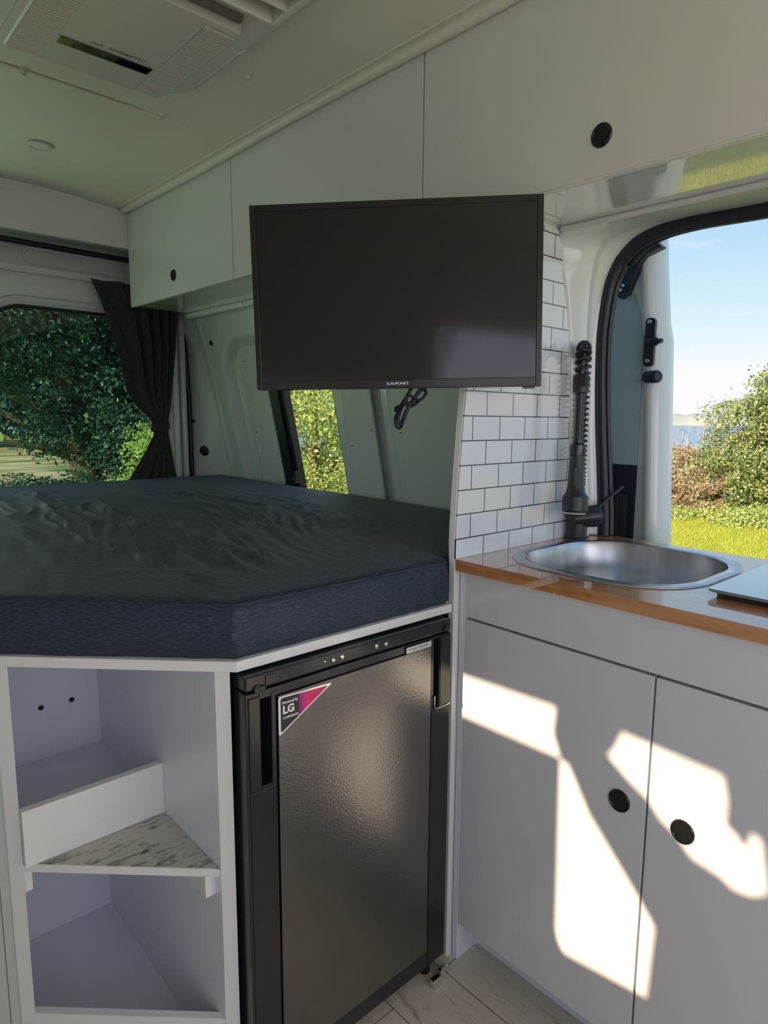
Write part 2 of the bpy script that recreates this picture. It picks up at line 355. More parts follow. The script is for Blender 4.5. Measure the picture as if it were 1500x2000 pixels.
# rear header beam
gs = G().box((-.5,2.83,1.865),(1.30,2.85,2.045),.003); hb = struct(gs.out('trim_3', M['lining']))
gs = G()
for x, z in ((1.02,1.885),(1.03,2.015),(.645,2.0)): G().lathe([(0,.004),(.004,.0035),(.006,.001),(.006,-.001)], (x,2.829,z), (0,-1,0), 12).out('screw', M['lining'], hb, smooth=50)
# right hand body side ---------------------------------------------------
def relief(Y, Z):
    x = wallx(Z)
    # outer pressing (recess) and inner lining panel
    def sd(y0, y1, z0, z1, r_):
        qx = np.abs(Y-(y0+y1)/2)-(y1-y0)/2+r_; qz = np.abs(Z-(z0+z1)/2)-(z1-z0)/2+r_
        return np.hypot(np.maximum(qx,0), np.maximum(qz,0))+np.minimum(np.maximum(qx,qz),0)-r_
    d1 = sd(.9,2.745,-.5,1.528,.17); x = x + .045*(1-smoothstep(-.030,.006,d1))
    # slanted rear pillar face
    t = np.clip((Y-2.87)/.19,0,1)
    x = x*(1-t)+np.minimum(1.415-.01*(Z-.9), x)*t
    # crease between the pillar and the window pressing
    x = x - .008*np.exp(-((Y-2.86)/.012)**2)
    x = x - .004*(np.abs(Z-1.118)<.004)*(Y>2.87)
    return x
ys = np.unique(np.concatenate([np.arange(.93,3.06,.011), [2.04,2.44]])); zs = np.unique(np.concatenate([np.arange(.55,1.9,.011),[1.46,.80]]))
YY, ZZ = np.meshgrid(ys, zs, indexing='ij'); XX = relief(YY, ZZ)
V = np.stack([XX,YY,ZZ],-1).reshape(-1,3); nz = len(zs); F = []
for i in range(len(ys)-1):
    ym = (ys[i]+ys[i+1])/2
    for j in range(nz-1):
        zm = (zs[j]+zs[j+1])/2
        if 2.04 < ym < 2.44 and .80 < zm < 1.46: continue
        a = i*nz+j; F.append((a,a+1,a+nz+1,a+nz))
me = npmesh('wall_right', V, F); wr = struct(link('wall_right', me, M['metal_white'], smooth=35))
so_ = wr.modifiers.new('thickness','SOLIDIFY'); so_.thickness = .012; so_.offset = -1
# lower body side below the bed and kitchen, and roof side above
gs = G().box((1.575,-1.9,0),(1.60,3.06,.55)); gs.box((1.575,.93,.50),(1.60,3.06,.56)); struct(gs.out('wall_right', M['metal_white']))
gs = G().loft([[(1.40,y,1.66),(1.39,y,1.75),(1.30,y,1.90),(1.12,y,2.045),(1.06,y,2.06)] for y in (-1.9,3.06)], closed=False); o = struct(gs.out('wall_right', M['metal_white'], smooth=60)); mo = o.modifiers.new('thickness','SOLIDIFY'); mo.thickness = .02; mo.offset = 0
# flat lining panel inside the window pressing (left of the window) and to its right
def wall_panel(y0, y1, z0, z1, rad, lift, m, name='trim_4'):
    gs = G(); P = rrect(y0, y1, z0, z1, rad, 8)
    gs.loft([[(float(relief(np.array(p[0]),np.array(p[1])))-l, p[0], p[1]) for p in [((a-(y0+y1)/2)*k+(y0+y1)/2, (b-(z0+z1)/2)*k2+(z0+z1)/2) for a,b in P]] for l,k,k2 in ((0,1,1),(lift,1,1),(lift+.001,.985,.992))])
    return gs
def lin_panel(y0, y1, z1, rad, lift, name):
    """thin board following the wall, from z .7 up to z1; right/left top corners rounded by rad=(ylow,yhigh)"""
    yy = np.linspace(y0, y1, 26); V=[]; F=[]; n=40
    for y in yy:
        top = z1
        if rad[0] and y < y0+rad[0]: q=(y0+rad[0]-y); top = z1-rad[0]+math.sqrt(max(rad[0]**2-q*q,0))
        if rad[1] and y > y1-rad[1]: q=(y-(y1-rad[1])); top = z1-rad[1]+math.sqrt(max(rad[1]**2-q*q,0))
        for k in range(n):
            z = .75+(top-.75)*k/(n-1); V.append((wallx(z)+.045-lift, y, z))
    for i in range(len(yy)-1):
        for k in range(n-1): a=i*n+k; F.append((a,a+1,a+n+1,a+n))
    o = struct(link(name, npmesh(name,V,F), M['lining'], smooth=60)); mo = o.modifiers.new('t','SOLIDIFY'); mo.thickness=.006; mo.offset=-1
    return o
lp = lin_panel(2.47, 2.655, 1.487, (0,.09), .012, 'trim_4')
gs = G()
for y, z in ((2.61,1.44),(2.625,1.14)): G().lathe([(0,.004),(.004,.003),(.006,0)], (float(wallx(z))+.032,y,z), (-1,0,-.2), 12).out('screw', M['chrome'], lp, smooth=50)
rp = lin_panel(.96, 1.70, 1.60, (0,0), .030, 'trim_5')
gs = G()
for y, z in ((1.655,1.165),): G().lathe([(0,.004),(.004,.003),(.006,0)], (float(wallx(z))+.014,y,z), (-1,0,-.2), 12).out('screw', M['chrome'], rp, smooth=50)
r2 = lin_panel(1.79, 1.955, 1.60, (0,0), .026, 'trim_6')
gs = G()
for y, z in ((1.81,1.17),(1.935,1.11)): G().lathe([(0,.004),(.004,.003),(.006,0)], (float(wallx(z))+.018,y,z), (-1,0,-.2), 12).out('screw', M['chrome'], r2, smooth=50)
# side window: frame, slider bar, pane
wn = bpy.data.objects.new('window_1', None); COL.objects.link(wn); wn.location = (1.55,2.24,.8); struct(wn)
def wx(z, o=0): return float(wallx(z))+.042+o
def bar_on_wall(y0, y1, z0, z1, d0, d1, n=12):
    gs = G(); rings = []
    for i in range(n+1):
        z = z0+(z1-z0)*i/n; a = wx(z,d0); b_ = wx(z,d1); rings.append([(a,y0,z),(a,y1,z),(b_,y1,z),(b_,y0,z)])
    return gs.loft(rings, cap0=True, cap1=True)
bar_on_wall(2.395,2.452,.80,1.46,-.012,.03).out('window_frame', M['rubber'], wn)
bar_on_wall(2.365,2.392,.80,1.46,.0,.03).out('sliding_sash', M['black'], wn)
bar_on_wall(2.035,2.452,1.44,1.47,-.005,.03,2).out('window_frame', M['rubber'], wn)
bar_on_wall(2.04,2.37,.80,1.45,.018,.022).out('glass_pane', M['clear'], wn)
gs = G().box((wx(.955)-.035,2.345,.93),(wx(.955)-.005,2.357,.985),.004); gs.box((wx(.95)-.03,2.355,.94),(wx(.95)-.01,2.40,.956),.003); gs.out('window_latch', M['black'], wn)
# dark blue sliver of the window's outer pillar
bar_on_wall(1.99,2.045,.80,1.46,.012,.05).out('outer_frame', M['blue_metal'], wn)
# small items on the pillar: round socket, holes
def disc(name, loc, axis, rad, m, parent=None, th=.003):
    gs = G().lathe([(0,th),(rad*.9,th),(rad,th*.6),(rad,-.004),(0,-.004)], loc, axis, 24); return gs.out(name, m, parent, smooth=40)
sk = G(); sx_ = float(relief(np.array(2.985),np.array(1.04)))
sk.lathe([(0,.006),(.020,.006),(.024,.003),(.024,-.006),(0,-.006)], (sx_-.002,2.985,1.04), (-.86,-.5,-.1), 28); sk.box((-.004,-.004,.0),(.004,.004,.03),.001,Matrix.Translation((sx_-.004,2.982,1.035)))
tag(sk.out('power_socket', M['black'], smooth=40, top=True), 'round black socket low on the white rear corner pillar above the mattress', 'socket')
for i,(y,z,rad) in enumerate(((2.79,1.523,.011),(3.03,1.178,.008))):
    xx = float(relief(np.array(y),np.array(z)))
    o = disc('hole_disc', (xx-.001,y,z), (-1,-.2 if i==0 else -.7,-.15), rad, M['dark'], wr)  # dark disc stands in for the darkness of an open hole
# rubber seal of the rear door opening
gs = G(); gs.tube([(1.405,3.03,.5),(1.405,3.03,.92),(1.402,3.03,1.3),(1.385,3.03,1.62),(1.36,3.03,1.75),(1.30,3.03,1.84),(1.20,3.03,1.862),(.6,3.03,1.868),(-.45,3.03,1.868)], .011, 10)
struct(gs.out('trim_7', M['rubber'], smooth=60))
# rear doors -------------------------------------------------------------
def rear_door(name, x0, x1, wx0, wx1, flip):
    gs = G(); Yp = 3.05
    H = rrect(wx0, wx1, .66, 1.628, .15, 10)
    def ring(d, y):
        cx, cz = (wx0+wx1)/2, (.66+1.628)/2
        P = rrect(wx0-d, wx1+d, .66-d, 1.628+d, .15+d, 10); return [(p[0], y, p[1]) for p in P]
    outer = []
    for p in H:  # project rounded rect to the door rectangle
        cx, cz = (wx0+wx1)/2, 1.2; dx, dz = p[0]-cx, p[1]-cz
        tx = ((x1-cx) if dx > 0 else (cx-x0))/max(abs(dx),1e-6); tz = ((1.90-cz) if dz > 0 else (cz-.3))/max(abs(dz),1e-6)
        k = min(tx,tz); outer.append((cx+dx*k, Yp-.006, cz+dz*k))
    gs.loft([ring(.0,Yp+.03), ring(.0,Yp+.005), ring(.012,Yp-.002), ring(.035,Yp-.006), ring(.04,Yp-.012), outer])
    d = struct(gs.out(name, M['metal_white'], smooth=30))
    mo = d.modifiers.new('t','SOLIDIFY'); mo.thickness = .02; mo.offset = 1
    gk = G(); gk.tube([(p[0],Yp-.001,p[2]) for p in ring(-.003,0)], .008, 8, closed=True); gk.out('window_gasket', M['rubber'], d, smooth=60)
    gp = G(); P = rrect(wx0-.003,wx1+.003,.657,1.631,.15,10); gp.prism(P, Yp+.012, Yp+.016, 'Y'); gp.out('glass_pane', M['glass'], d)
    return d, Yp
d1, Yp = rear_door('door_1', .535, 1.415, .595, 1.285, 0)
# pressed outline and ledge above the window
gs = G(); P = rrect(.755,1.30,1.79,1.85,.028,6); gs.tube([(p[0],Yp-.013,p[1]) for p in P], .003, 6, closed=True); gs.out('pressing', M['metal_white'], d1, smooth=60)
gs = G().box((.55,Yp-.034,1.752),(1.36,Yp-.008,1.764),.004); gs.box((.55,Yp-.028,1.758),(1.36,Yp-.008,1.778),.004); gs.out('ledge', M['metal_white'], d1)
gs = G().box((1.325,Yp-.05,.6),(1.345,Yp-.01,1.70),.008); gs.box((1.36,Yp-.04,.6),(1.385,Yp-.01,1.70),.008); gs.out('inner_rib', M['metal_white'], d1, smooth=50)
d2, _ = rear_door('door_2', -.46, .525, -.36, .45, 1)
gs = G().loft([[(-.5,y,0),(-.5,y,.8)] for y in (2.9,3.06)], closed=False)
gs = G().box((-.5,3.05,-.03),(1.58,3.08,.31)); gs.box((-.5,3.05,1.89),(1.4,3.08,2.06)); gs.box((1.41,3.045,.3),(1.60,3.08,1.9)); gs.box((-.5,3.04,.3),(-.455,3.08,1.9)); struct(gs.out('wall_rear', M['metal_white']))
# unseen left wall; made-up holes traced back from the sun patches shape the light
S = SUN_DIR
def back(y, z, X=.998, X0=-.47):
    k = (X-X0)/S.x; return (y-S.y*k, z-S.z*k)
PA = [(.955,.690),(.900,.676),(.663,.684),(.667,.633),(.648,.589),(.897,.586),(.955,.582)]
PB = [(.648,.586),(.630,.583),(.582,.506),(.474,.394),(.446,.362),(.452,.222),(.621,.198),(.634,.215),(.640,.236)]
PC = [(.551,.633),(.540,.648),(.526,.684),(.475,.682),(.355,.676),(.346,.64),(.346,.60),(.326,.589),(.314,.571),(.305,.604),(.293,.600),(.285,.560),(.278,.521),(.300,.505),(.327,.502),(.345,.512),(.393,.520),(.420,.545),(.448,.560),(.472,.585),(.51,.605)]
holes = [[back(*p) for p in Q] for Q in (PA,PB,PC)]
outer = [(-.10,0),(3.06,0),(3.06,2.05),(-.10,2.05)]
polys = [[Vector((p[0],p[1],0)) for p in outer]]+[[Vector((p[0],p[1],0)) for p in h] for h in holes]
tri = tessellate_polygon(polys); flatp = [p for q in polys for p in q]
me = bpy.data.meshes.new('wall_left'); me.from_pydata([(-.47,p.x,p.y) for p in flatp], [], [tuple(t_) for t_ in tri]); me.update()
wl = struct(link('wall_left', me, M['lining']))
gs = G().box((-.5,-1.9,0),(-.47,-.10,.85)); gs.box((-.5,-1.9,1.62),(-.47,-.10,2.05)); gs.box((-.5,-1.9,.85),(-.47,-1.75,1.62)); struct(gs.out('wall_left', M['lining']))
gs = G().box((-.5,-1.93,0),(1.6,-1.9,.95)); gs.box((-.5,-1.93,1.85),(1.6,-1.9,2.06)); struct(gs.out('wall_front', M['lining']))
gs = G().box((1.50,-1.9,.50),(1.56,-.75,.95)); gs.box((1.44,-1.9,.95),(1.50,-.75,2.0)); struct(gs.out('wall_right', M['lining']))
# ------------------------------------------------------------------ sliding door opening: pillar, header and seal
inner = [(1.475,.876,.929),(1.475,.882,1.02),(1.472,.902,1.25),(1.470,.908,1.40),(1.470,.902,1.49),(1.470,.885,1.56),(1.470,.845,1.615),(1.470,.79,1.645),(1.470,.70,1.655),(1.470,.53,1.652),(1.470,.1,1.65),(1.470,-.7,1.64)]
outr  = [(1.388,.912,.929),(1.386,.912,1.00),(1.378,.914,1.13),(1.360,.914,1.36),(1.342,.914,1.46),(1.318,.914,1.54),(1.300,.914,1.62),(1.300,.82,1.64),(1.300,.72,1.64),(1.300,.50,1.64),(1.300,.1,1.64),(1.300,-.7,1.64)]
def resample(P, n):
    P = [Vector(p) for p in P]; out = []
    for i in range(n):
        t_ = i/(n-1)*(len(P)-1); k = min(int(t_), len(P)-2); f = t_-k
        p0, p1, p2, p3 = P[max(k-1,0)], P[k], P[k+1], P[min(k+2,len(P)-1)]
        out.append(.5*((2*p1)+(-p0+p2)*f+(2*p0-5*p1+4*p2-p3)*f*f+(-p0+3*p1-3*p2+p3)*f**3))
    return out
I_ = resample(inner, 90); O_ = resample(outr, 90); rings = []
prof = [(0,0),(.12,.004),(.3,.012),(.5,.014),(.62,.010),(.68,.002),(.74,.000),(.85,.004),(.94,.008),(1,0)]
cen = Vector((1.0,.2,1.2))
for t_, h in prof:
    rg = []
    for a, b_ in zip(O_, I_):
        p = a.lerp(b_, t_); d = (Vector((cen.x-p.x, cen.y-p.y, 0))).normalized(); rg.append(p+d*h*1.3)
    rings.append(rg)
rings.append([p+Vector((.05,.01,.01)) for p in I_])
gs = G().loft(rings, closed=False); pil = struct(gs.out('wall_right', M['metal_white'], smooth=60)); mo = pil.modifiers.new('t','SOLIDIFY'); mo.thickness = .006; mo.offset = 1
gs = G(); gs.lathe([(0,.003),(.011,.003),(.0125,.001),(.0125,-.004)], (1.398,.893,1.366), (-.6,-.8,0), 20); gs.out('hole_disc', M['dark'], pil, smooth=40)  # another dark disc in place of a hole's dark inside
gs = G(); sealp = [p+Vector((-.004,-.012,-.010 if p.z > 1.6 else 0)) for p in I_]
gs.tube(sealp, .018, 14, flat=(1,0,0)); gs.tube([p+Vector((.02,-.022,-.016 if p.z > 1.6 else 0)) for p in I_], .008, 8)
struct(gs.out('trim_8', M['rubber'], smooth=80))
# slid-back side door seen through the opening
sdr = bpy.data.objects.new('door_3', None); COL.objects.link(sdr); sdr.location = (1.62,.78,.2); struct(sdr)
gs = G()
prof_d = [(1.64,1.35),(1.64,.868),(1.634,.853),(1.622,.844),(1.615,.834),(1.618,.822),(1.634,.808),(1.662,.800),(1.69,.802),(1.71,.815),(1.72,.84),(1.72,1.35)]
def pd(z, dx=0, dy=0): return [(x_+dx, y_+(z-1.2)*.055*(1 if i_ not in (0,11) else 0)+dy, z) for i_, (x_,y_) in enumerate(prof_d)]
gs.loft([pd(.1), pd(1.42), pd(1.47,-.002,.008), pd(1.72,-.03,.008)], cap0=True, cap1=True); gs.out('door_shell', M['metal_white'], sdr, smooth=50)
gs = G().box((1.630,.868,.1),(1.6395,1.34,1.62),.001); gs.out('inner_lining', M['blue_metal'], sdr)
gs = G(); gs.prism([(.985,1.655),(.83,1.655),(.808,1.635),(.85,1.622),(.868,1.60),(.885,1.56),(.895,1.535),(.915,1.525),(.932,1.545),(.95,1.59)], 1.580, 1.605, 'X'); gs.out('roller_bracket', M['rubber'], sdr)
gs = G()
for y_, z_ in ((.905,1.60),(.905,1.555),(.912,1.545)): G().lathe([(0,.003),(.004,.003),(.005,0)], (1.579,y_,z_), (-1,0,0), 10).out('bolt', M['chrome'], sdr, smooth=40)
gs = G(); gs.prism(rrect(.824,.850,1.352,1.472,.010,5), 1.600, 1.614, 'X', bev=.002); gs.lathe([(.011,0),(.011,.02),(.006,.028),(.006,.040),(0,.040)], (1.602,.834,1.412), (-.4,-1,0), 14); gs.out('latch_striker', M['rubber'], sdr, smooth=40)
gs = G()
for z_ in (1.462,1.366): G().lathe([(0,.004),(.005,.003),(.006,0)], (1.599,.837,z_), (-1,0,0), 12).out('bolt', M['chrome'], sdr, smooth=40)
gs = G(); gs.lathe([(0,-.01),(.015,-.01),(.016,.030),(.012,.036),(0,.036)], (1.612,.836,1.326), (-.45,-1,0), 18); gs.out('rubber_stop', M['rubber'], sdr, smooth=50)
gs = G(); gs.box((1.6265,.862,.80),(1.6295,.958,1.098),.001); gs.out('door_pocket', M['rubber'], sdr)
gs = G().box((1.618,.883,.84),(1.6265,.905,1.02),.002); gs.box((1.616,.905,.90),(1.6265,.955,1.03),.002); gs.box((1.612,.90,.895),(1.626,.95,.92),.003); gs.out('door_pocket_lining', M['matte_black'], sdr)
# ================================================================== FURNITURE
# tiled partition between the bed and the kitchen
t = thing('partition_panel', (1.19,.9235,0), 'tall white partition panel with subway tiles between the bed and the kitchen bench', 'partition')
front = [(.984,0),(.984,.90),(.981,.96),(.982,1.0),(.988,1.10),(.996,1.20),(1.006,1.30),(1.024,1.42),(1.045,1.53),(1.072,1.643)]
gs = G().prism(front+[(1.335,1.643),(1.375,1.54),(1.40,1.40),(1.43,1.2),(1.45,.9),(1.47,0)], .9165, .932, 'Y', bev=.0008); gs.out('panel', M['edge'], t)
tf = [(x_+.0015, z_) for x_, z_ in front if z_ > .93]; tf = [(tf[0][0],.9275)]+tf[:-1]+[(1.072,1.636)]
gs = G().prism(tf+[(1.330,1.636),(1.37,1.54),(1.395,1.40),(1.42,1.2),(1.44,.9275)], .9125, .9163, 'Y'); tl = gs.out('tiles', M['tiles'], t); tl['label'] = 'white subway tiles with dark grout'
tl.data.transform(Matrix.Translation((0,0,0)))
# kitchen bench
t = thing('kitchen_cabinet', (1.24,.1,0), 'white gloss kitchen base cabinet below the wooden worktop', 'cabinet')
gs = G().box((.998,.897,0),(1.46,.9120,.9005),.001); gs.out('side_panel', M['white'], t)
gs = G().box((1.02,-.70,.085),(1.46,.897,.10)); gs.box((1.02,-.70,.10),(1.035,.897,.896)); gs.box((1.445,-.70,.10),(1.46,.897,.74)); gs.out('carcass', M['gap'], t)
gs = G().box((1.068,-.70,0),(1.084,.897,.085)); gs.out('kick_board', M['white'], t)
gs = G().box((.998,-.70,.8055),(1.014,.8965,.9005),.0012); gs.out('fascia', M['gloss_white'], t)
def pull(parent, loc, ax, r_=.0205, chrome=False):
    gs = G().lathe([(0,.0010),(r_*.78,.0010),(r_*.83,.0026),(r_*.93,.0030),(r_,.0012),(r_,-.0004)], loc, ax, 36)
    h = gs.out('finger_pull', M['amber'] if not chrome else M['pull_chrome'], parent, smooth=40); return h
M['pull_chrome'] = mat('dark_chrome_pull', (.045,.045,.05), .14, metal=.85)
gs = G().box((.998,.4755,.092),(1.014,.8965,.8005),.0012); dr = gs.out('door', M['gloss_white'], t); pull(dr, (.9975,.524,.559), (-1,0,0))
gs = G().box((.998,-.02,.092),(1.014,.4715,.8005),.0012); dr = gs.out('door', M['gloss_white'], t); p_ = pull(dr, (.9975,.410,.556), (-1,0,0), chrome=True); p_['label'] = 'dark chrome finger pull'
gs = G().box((.998,-.70,.092),(1.014,-.024,.8005),.0012); dr = gs.out('door', M['gloss_white'], t); pull(dr, (.9975,-.08,.556), (-1,0,0))
# worktop with sink cut-out
SX0, SX1, SY0, SY1 = 1.058, 1.430, .486, .864
gs = G(); H = rrect(SX0,SX1,SY0,SY1,.13,10); ox0, ox1, oy0, oy1 = .984, 1.492, -.70, .9118
outp = []
for p in H:
    cx, cy = (SX0+SX1)/2, (SY0+SY1)/2; dx, dy = p[0]-cx, p[1]-cy
    tx = ((ox1-cx) if dx > 0 else (cx-ox0))/max(abs(dx),1e-6); ty = ((oy1-cy) if dy > 0 else (cy-oy0))/max(abs(dy),1e-6); k = min(tx,ty)
    outp.append([cx+dx*k, cy+dy*k])
for c in ((ox0,oy0),(ox0,oy1),(ox1,oy0),(ox1,oy1)):
    j = min(range(len(outp)), key=lambda i: (outp[i][0]-c[0])**2+(outp[i][1]-c[1])**2); outp[j] = list(c)
gs.loft([[(p[0],p[1],.9035) for p in H],[(p[0],p[1],.9270) for p in H],[(p[0],p[1],.9270) for p in outp],[(p[0],p[1],.9035) for p in outp],[(p[0],p[1],.9035) for p in H]])
tag(gs.out('worktop', M['wood'], top=True), 'varnished orange-brown wooden worktop on the white kitchen cabinet', 'worktop')
# sink
t = thing('kitchen_sink', ((SX0+SX1)/2,(SY0+SY1)/2,.79), 'rounded stainless steel sink set into the wooden worktop', 'sink')
def rr3(d, z, r_, sx0=0): return [(p[0],p[1],z) for p in rrect(1.037+d,1.449-d,.466+d,.884-d,max(r_-d,.02),10)]
gs = G().loft([rr3(0,.9275,.15),rr3(.001,.9295,.15),rr3(.006,.9305,.15),rr3(.024,.9300,.15),rr3(.028,.9275,.15)]); gs.out('rim', M['steel'], t, smooth=50)
gs = G().loft([rr3(.0275,.9290,.15),rr3(.031,.922,.15),rr3(.036,.87,.15),rr3(.042,.82,.15),rr3(.055,.797,.15),rr3(.075,.790,.15),rr3(.12,.788,.15)], cap1=True); gs.out('bowl', M['steel'], t, smooth=50)
gs = G().lathe([(0,0),(.02,0),(.036,.001),(.041,.004),(.043,.002)], (1.24,.69,.7885), (0,0,1), 32); gs.out('drain', M['chrome'], t, smooth=50)
# hob with glass lid
t = thing('gas_hob', (1.28,.20,.9275), 'hob under a flat glass lid at the right end of the worktop', 'hob')
gs = G().prism(rrect(1.10,1.45,-.04,.432,.02,6), .9276, .9345, 'Z', bev=.001); gs.out('hob_body', M['black'], t)
gs = G().prism(rrect(1.092,1.458,-.05,.441,.012,6), .9365, .9415, 'Z', bev=.001)
M['lid'] = mat('dark_glass_lid', (.16,.18,.22), .05, coat=1, spec=1.0, crough=.02); M['lid'].node_tree.nodes['Principled BSDF'].inputs['Coat IOR'].default_value = 2.2; gs.out('glass_lid', M['lid'], t)
gs = G()
for x_, y_ in ((1.13,.40),(1.42,.40),(1.13,0),(1.42,0)): G().lathe([(.008,0),(.008,.003)], (x_,y_,.934), (0,0,1), 12).out('spacer', M['rubber'], t)
# tap with coiled hose
BX, BY = 1.386, .884
t = thing('kitchen_tap', (BX,BY,.927), 'matte black pull-down kitchen tap with a coiled spring standing behind the sink', 'tap')
gs = G().lathe([(0,0),(.0285,0),(.0285,.004),(.0245,.006),(.0240,.072),(.0225,.078),(.012,.080)], (BX,BY,.927), (0,0,1), 32); gs.out('base', M['matte_black'], t, smooth=40)
gs = G(); la = Vector((.72,-.42,.10)).normalized(); gs.lathe([(.0,-.012),(.016,-.010),(.020,.008),(.0255,.030),(.0275,.045),(.0265,.058),(.020,.064),(0,.066)], (BX-.012,BY-.004,.978), la, 28)
lv = gs.out('lever_body', M['matte_black'], t, smooth=40)
tip = Vector((BX,BY,.978))+la*.052
gs = G().tube([tip+Vector((0,0,.015)), tip+Vector((.035,-.012,.042)), tip+Vector((.072,-.026,.068))], [.0042,.0036,.0046], 10); gs.out('lever', M['matte_black'], lv, smooth=40)
HX, HY = 1.326, .853
gs = G().tube([(BX,BY,1.0),(BX,BY,1.10),(BX,BY,1.345)], .0085, 12); gs.out('riser', M['matte_black'], t, smooth=40)
# arch of the hose
arch = [Vector((BX,BY,1.06+.28*i/20)) for i in range(21)]
mx_, my_ = (BX+HX)/2, (BY+HY)/2; rr_ = math.hypot(BX-HX,BY-HY)/2; ux, uy = (HX-BX)/(2*rr_), (HY-BY)/(2*rr_)
arch += [Vector((mx_-ux*rr_*math.cos(a), my_-uy*rr_*math.cos(a), 1.34+rr_*1.25*math.sin(a))) for a in [math.pi*i/16 for i in range(1,16)]]
arch += [Vector((HX,HY,1.34-.03*i/3)) for i in range(4)]
gs = G().tube(arch, .0075, 10); gs.out('hose', M['black'], t, smooth=60)
def coil(path, turns, rad, wire, density=lambda s_: s_):
    L_ = [0]
    for a, b_ in zip(path, path[1:]): L_.append(L_[-1]+(b_-a).length)
    N = int(turns*14); pts = []
    side = Vector((-uy,ux,0))
    for i in range(N+1):
        s_ = i/N; d = density(s_)*L_[-1]; k = max(j for j in range(len(L_)) if L_[j] <= d+1e-9); k = min(k, len(path)-2)
        f = (d-L_[k])/max(L_[k+1]-L_[k],1e-9); p = path[k].lerp(path[k+1], f); T = (path[k+1]-path[k]).normalized(); nn = T.cross(side).normalized(); a = 2*math.pi*turns*s_
        pts.append(p+side*math.cos(a)*rad+nn*math.sin(a)*rad)
    return G().tube(pts, wire, 7)
coil(arch[:21], 24, .0140, .0021, lambda s_: s_**1.25 if s_ < 1 else 1).out('spring', M['rubber'], t, smooth=60)
coil(arch[20:], 8.5, .0135, .0034).out('spring', M['rubber'], t, smooth=60)
gs = G().lathe([(.0105,-.012),(.0185,-.010),(.0190,0)]+[(.0185+.0012*(i%2),.003+.003*i) for i in range(8)]+[(.015,.030),(.009,.031)], (HX,HY,1.288), (0,0,1), 28); gs.out('collar', M['matte_black'], t, smooth=30)
gs = G().tube([(HX,HY,1.165),(HX,HY,1.29)], .0100, 14); gs.out('hose_tube', M['rubber'], t, smooth=60)
CX = Vector((HX-.010,HY-.006,0))
sh = thing('spray_head', (HX,HY,1.0), None, None); sh.parent = t; sh.location = Vector((HX,HY,1.0))-t.location
def tl_(z): k=(1.17-z)/.17; return Vector((HX-.014*k, HY-.008*k, z))
A0, A1 = tl_(1.165), tl_(1.005); ax = (A0-A1).normalized()
gs = G().lathe([(0,.0),(.0255,0),(.0295,.002),(.0300,.034),(.0275,.036),(.0225,.044),(.0195,.060),(.0175,.125),(.0172,.128),(0,.128)], A1, ax, 36); gs.out('head_body', M['matte_black'], sh, smooth=35)
gs = G().lathe([(.0178,0),(.0182,.002),(.0182,.026),(.012,.030),(.012,.036)], A1+ax*.128, ax, 28); gs.out('chrome_sleeve', M['pull_chrome'], sh, smooth=35)
vd = Vector((-.80,-.60,0)); gs = G(); q = Vector((0,-1,0)).rotation_difference(vd).to_matrix().to_4x4()
P = rrect(-.007,.007,-.022,.022,.0065,6); gs.prism(P, -.003, .003, 'Y', bev=.001, mtx=Matrix.Translation(A1+ax*.082+vd*.0182) @ q); gs.out('spray_button', M['black'], sh, smooth=40)
gs = G().lathe([(.012,0),(.024,.0),(.026,.004),(.012,.005)], A1-ax*.006, ax, 28); gs.out('dock_ring', M['label'], sh, smooth=40)
# ------------------------------------------------------------------ overhead cabinets
def overhead(y0, y1, label, px_y=None, name='overhead_cabinet'):
    t = thing(name, (1.2,(y0+y1)/2,1.643), label, 'cabinet', 'overhead cabinets')
    gs = G().box((1.094,y0+.0005,1.643),(1.335,y1-.0005,1.657)); gs.out('bottom_panel', M['under'], t); gs = G(); gs.prism([(1.094,1.657),(1.335,1.657),(1.34,1.70),(1.31,1.80),(1.25,1.90),(1.12,2.0),(1.094,2.0)], y0+.001, y0+.014, 'Y'); gs.out('side_panel', M['gloss_white'], t); gs = G(); gs.prism([(1.094,1.657),(1.335,1.657),(1.34,1.70),(1.31,1.80),(1.25,1.90),(1.12,2.0),(1.094,2.0)], y1-.014, y1-.001, 'Y'); gs.out('side_panel', M['gloss_white'], t)
    gs = G().box((1.078,y0+.0012,1.6405),(1.0935,y1-.0012,2.004),.001); d = gs.out('door', M['white_up'], t)
    gs = G().box((1.0785,y0+.0015,1.6385),(1.0932,y1-.0015,1.6402)); gs.out('edge_band', M['edge'], d)
    if px_y: pull(d, (1.0775,px_y,1.708), (-1,0,0), .0205)
    return t
M['white_up'] = mat('white_cabinet_laminate', (.72,.71,.68), .28, coat=.3, crough=.08)
overhead(1.985, 2.828, 'white overhead cabinet nearest the rear doors, black round finger pull low on it', 2.417)
overhead(1.128, 1.982, 'white overhead cabinet behind and above the television, no pull in view')
overhead(-.90, 1.125, 'white overhead cabinet above the sink and side opening, black round finger pull', .676)
gs = G().box((1.318,.94,1.622),(1.345,2.86,1.6425),.004); o = tag(gs.out('wall_batten', M['edge'], top=True), 'thin white batten under the back edge of the rear overhead cabinets', 'batten')
gs = G()
for y_ in (2.62,2.36,2.1,1.8): G().lathe([(0,.003),(.003,.003),(.004,0)], (1.318,y_,1.632), (-1,0,0), 10).out('screw', M['label'], o)
gs = G(); gs.tube([(1.300,.905,1.637),(1.300,.3,1.637),(1.300,-.8,1.637)], .0065, 10); tag(gs.out('edge_trim', M['lining'], smooth=60, top=True), 'slim grey trim bead under the overhead cabinet above the side opening', 'trim')
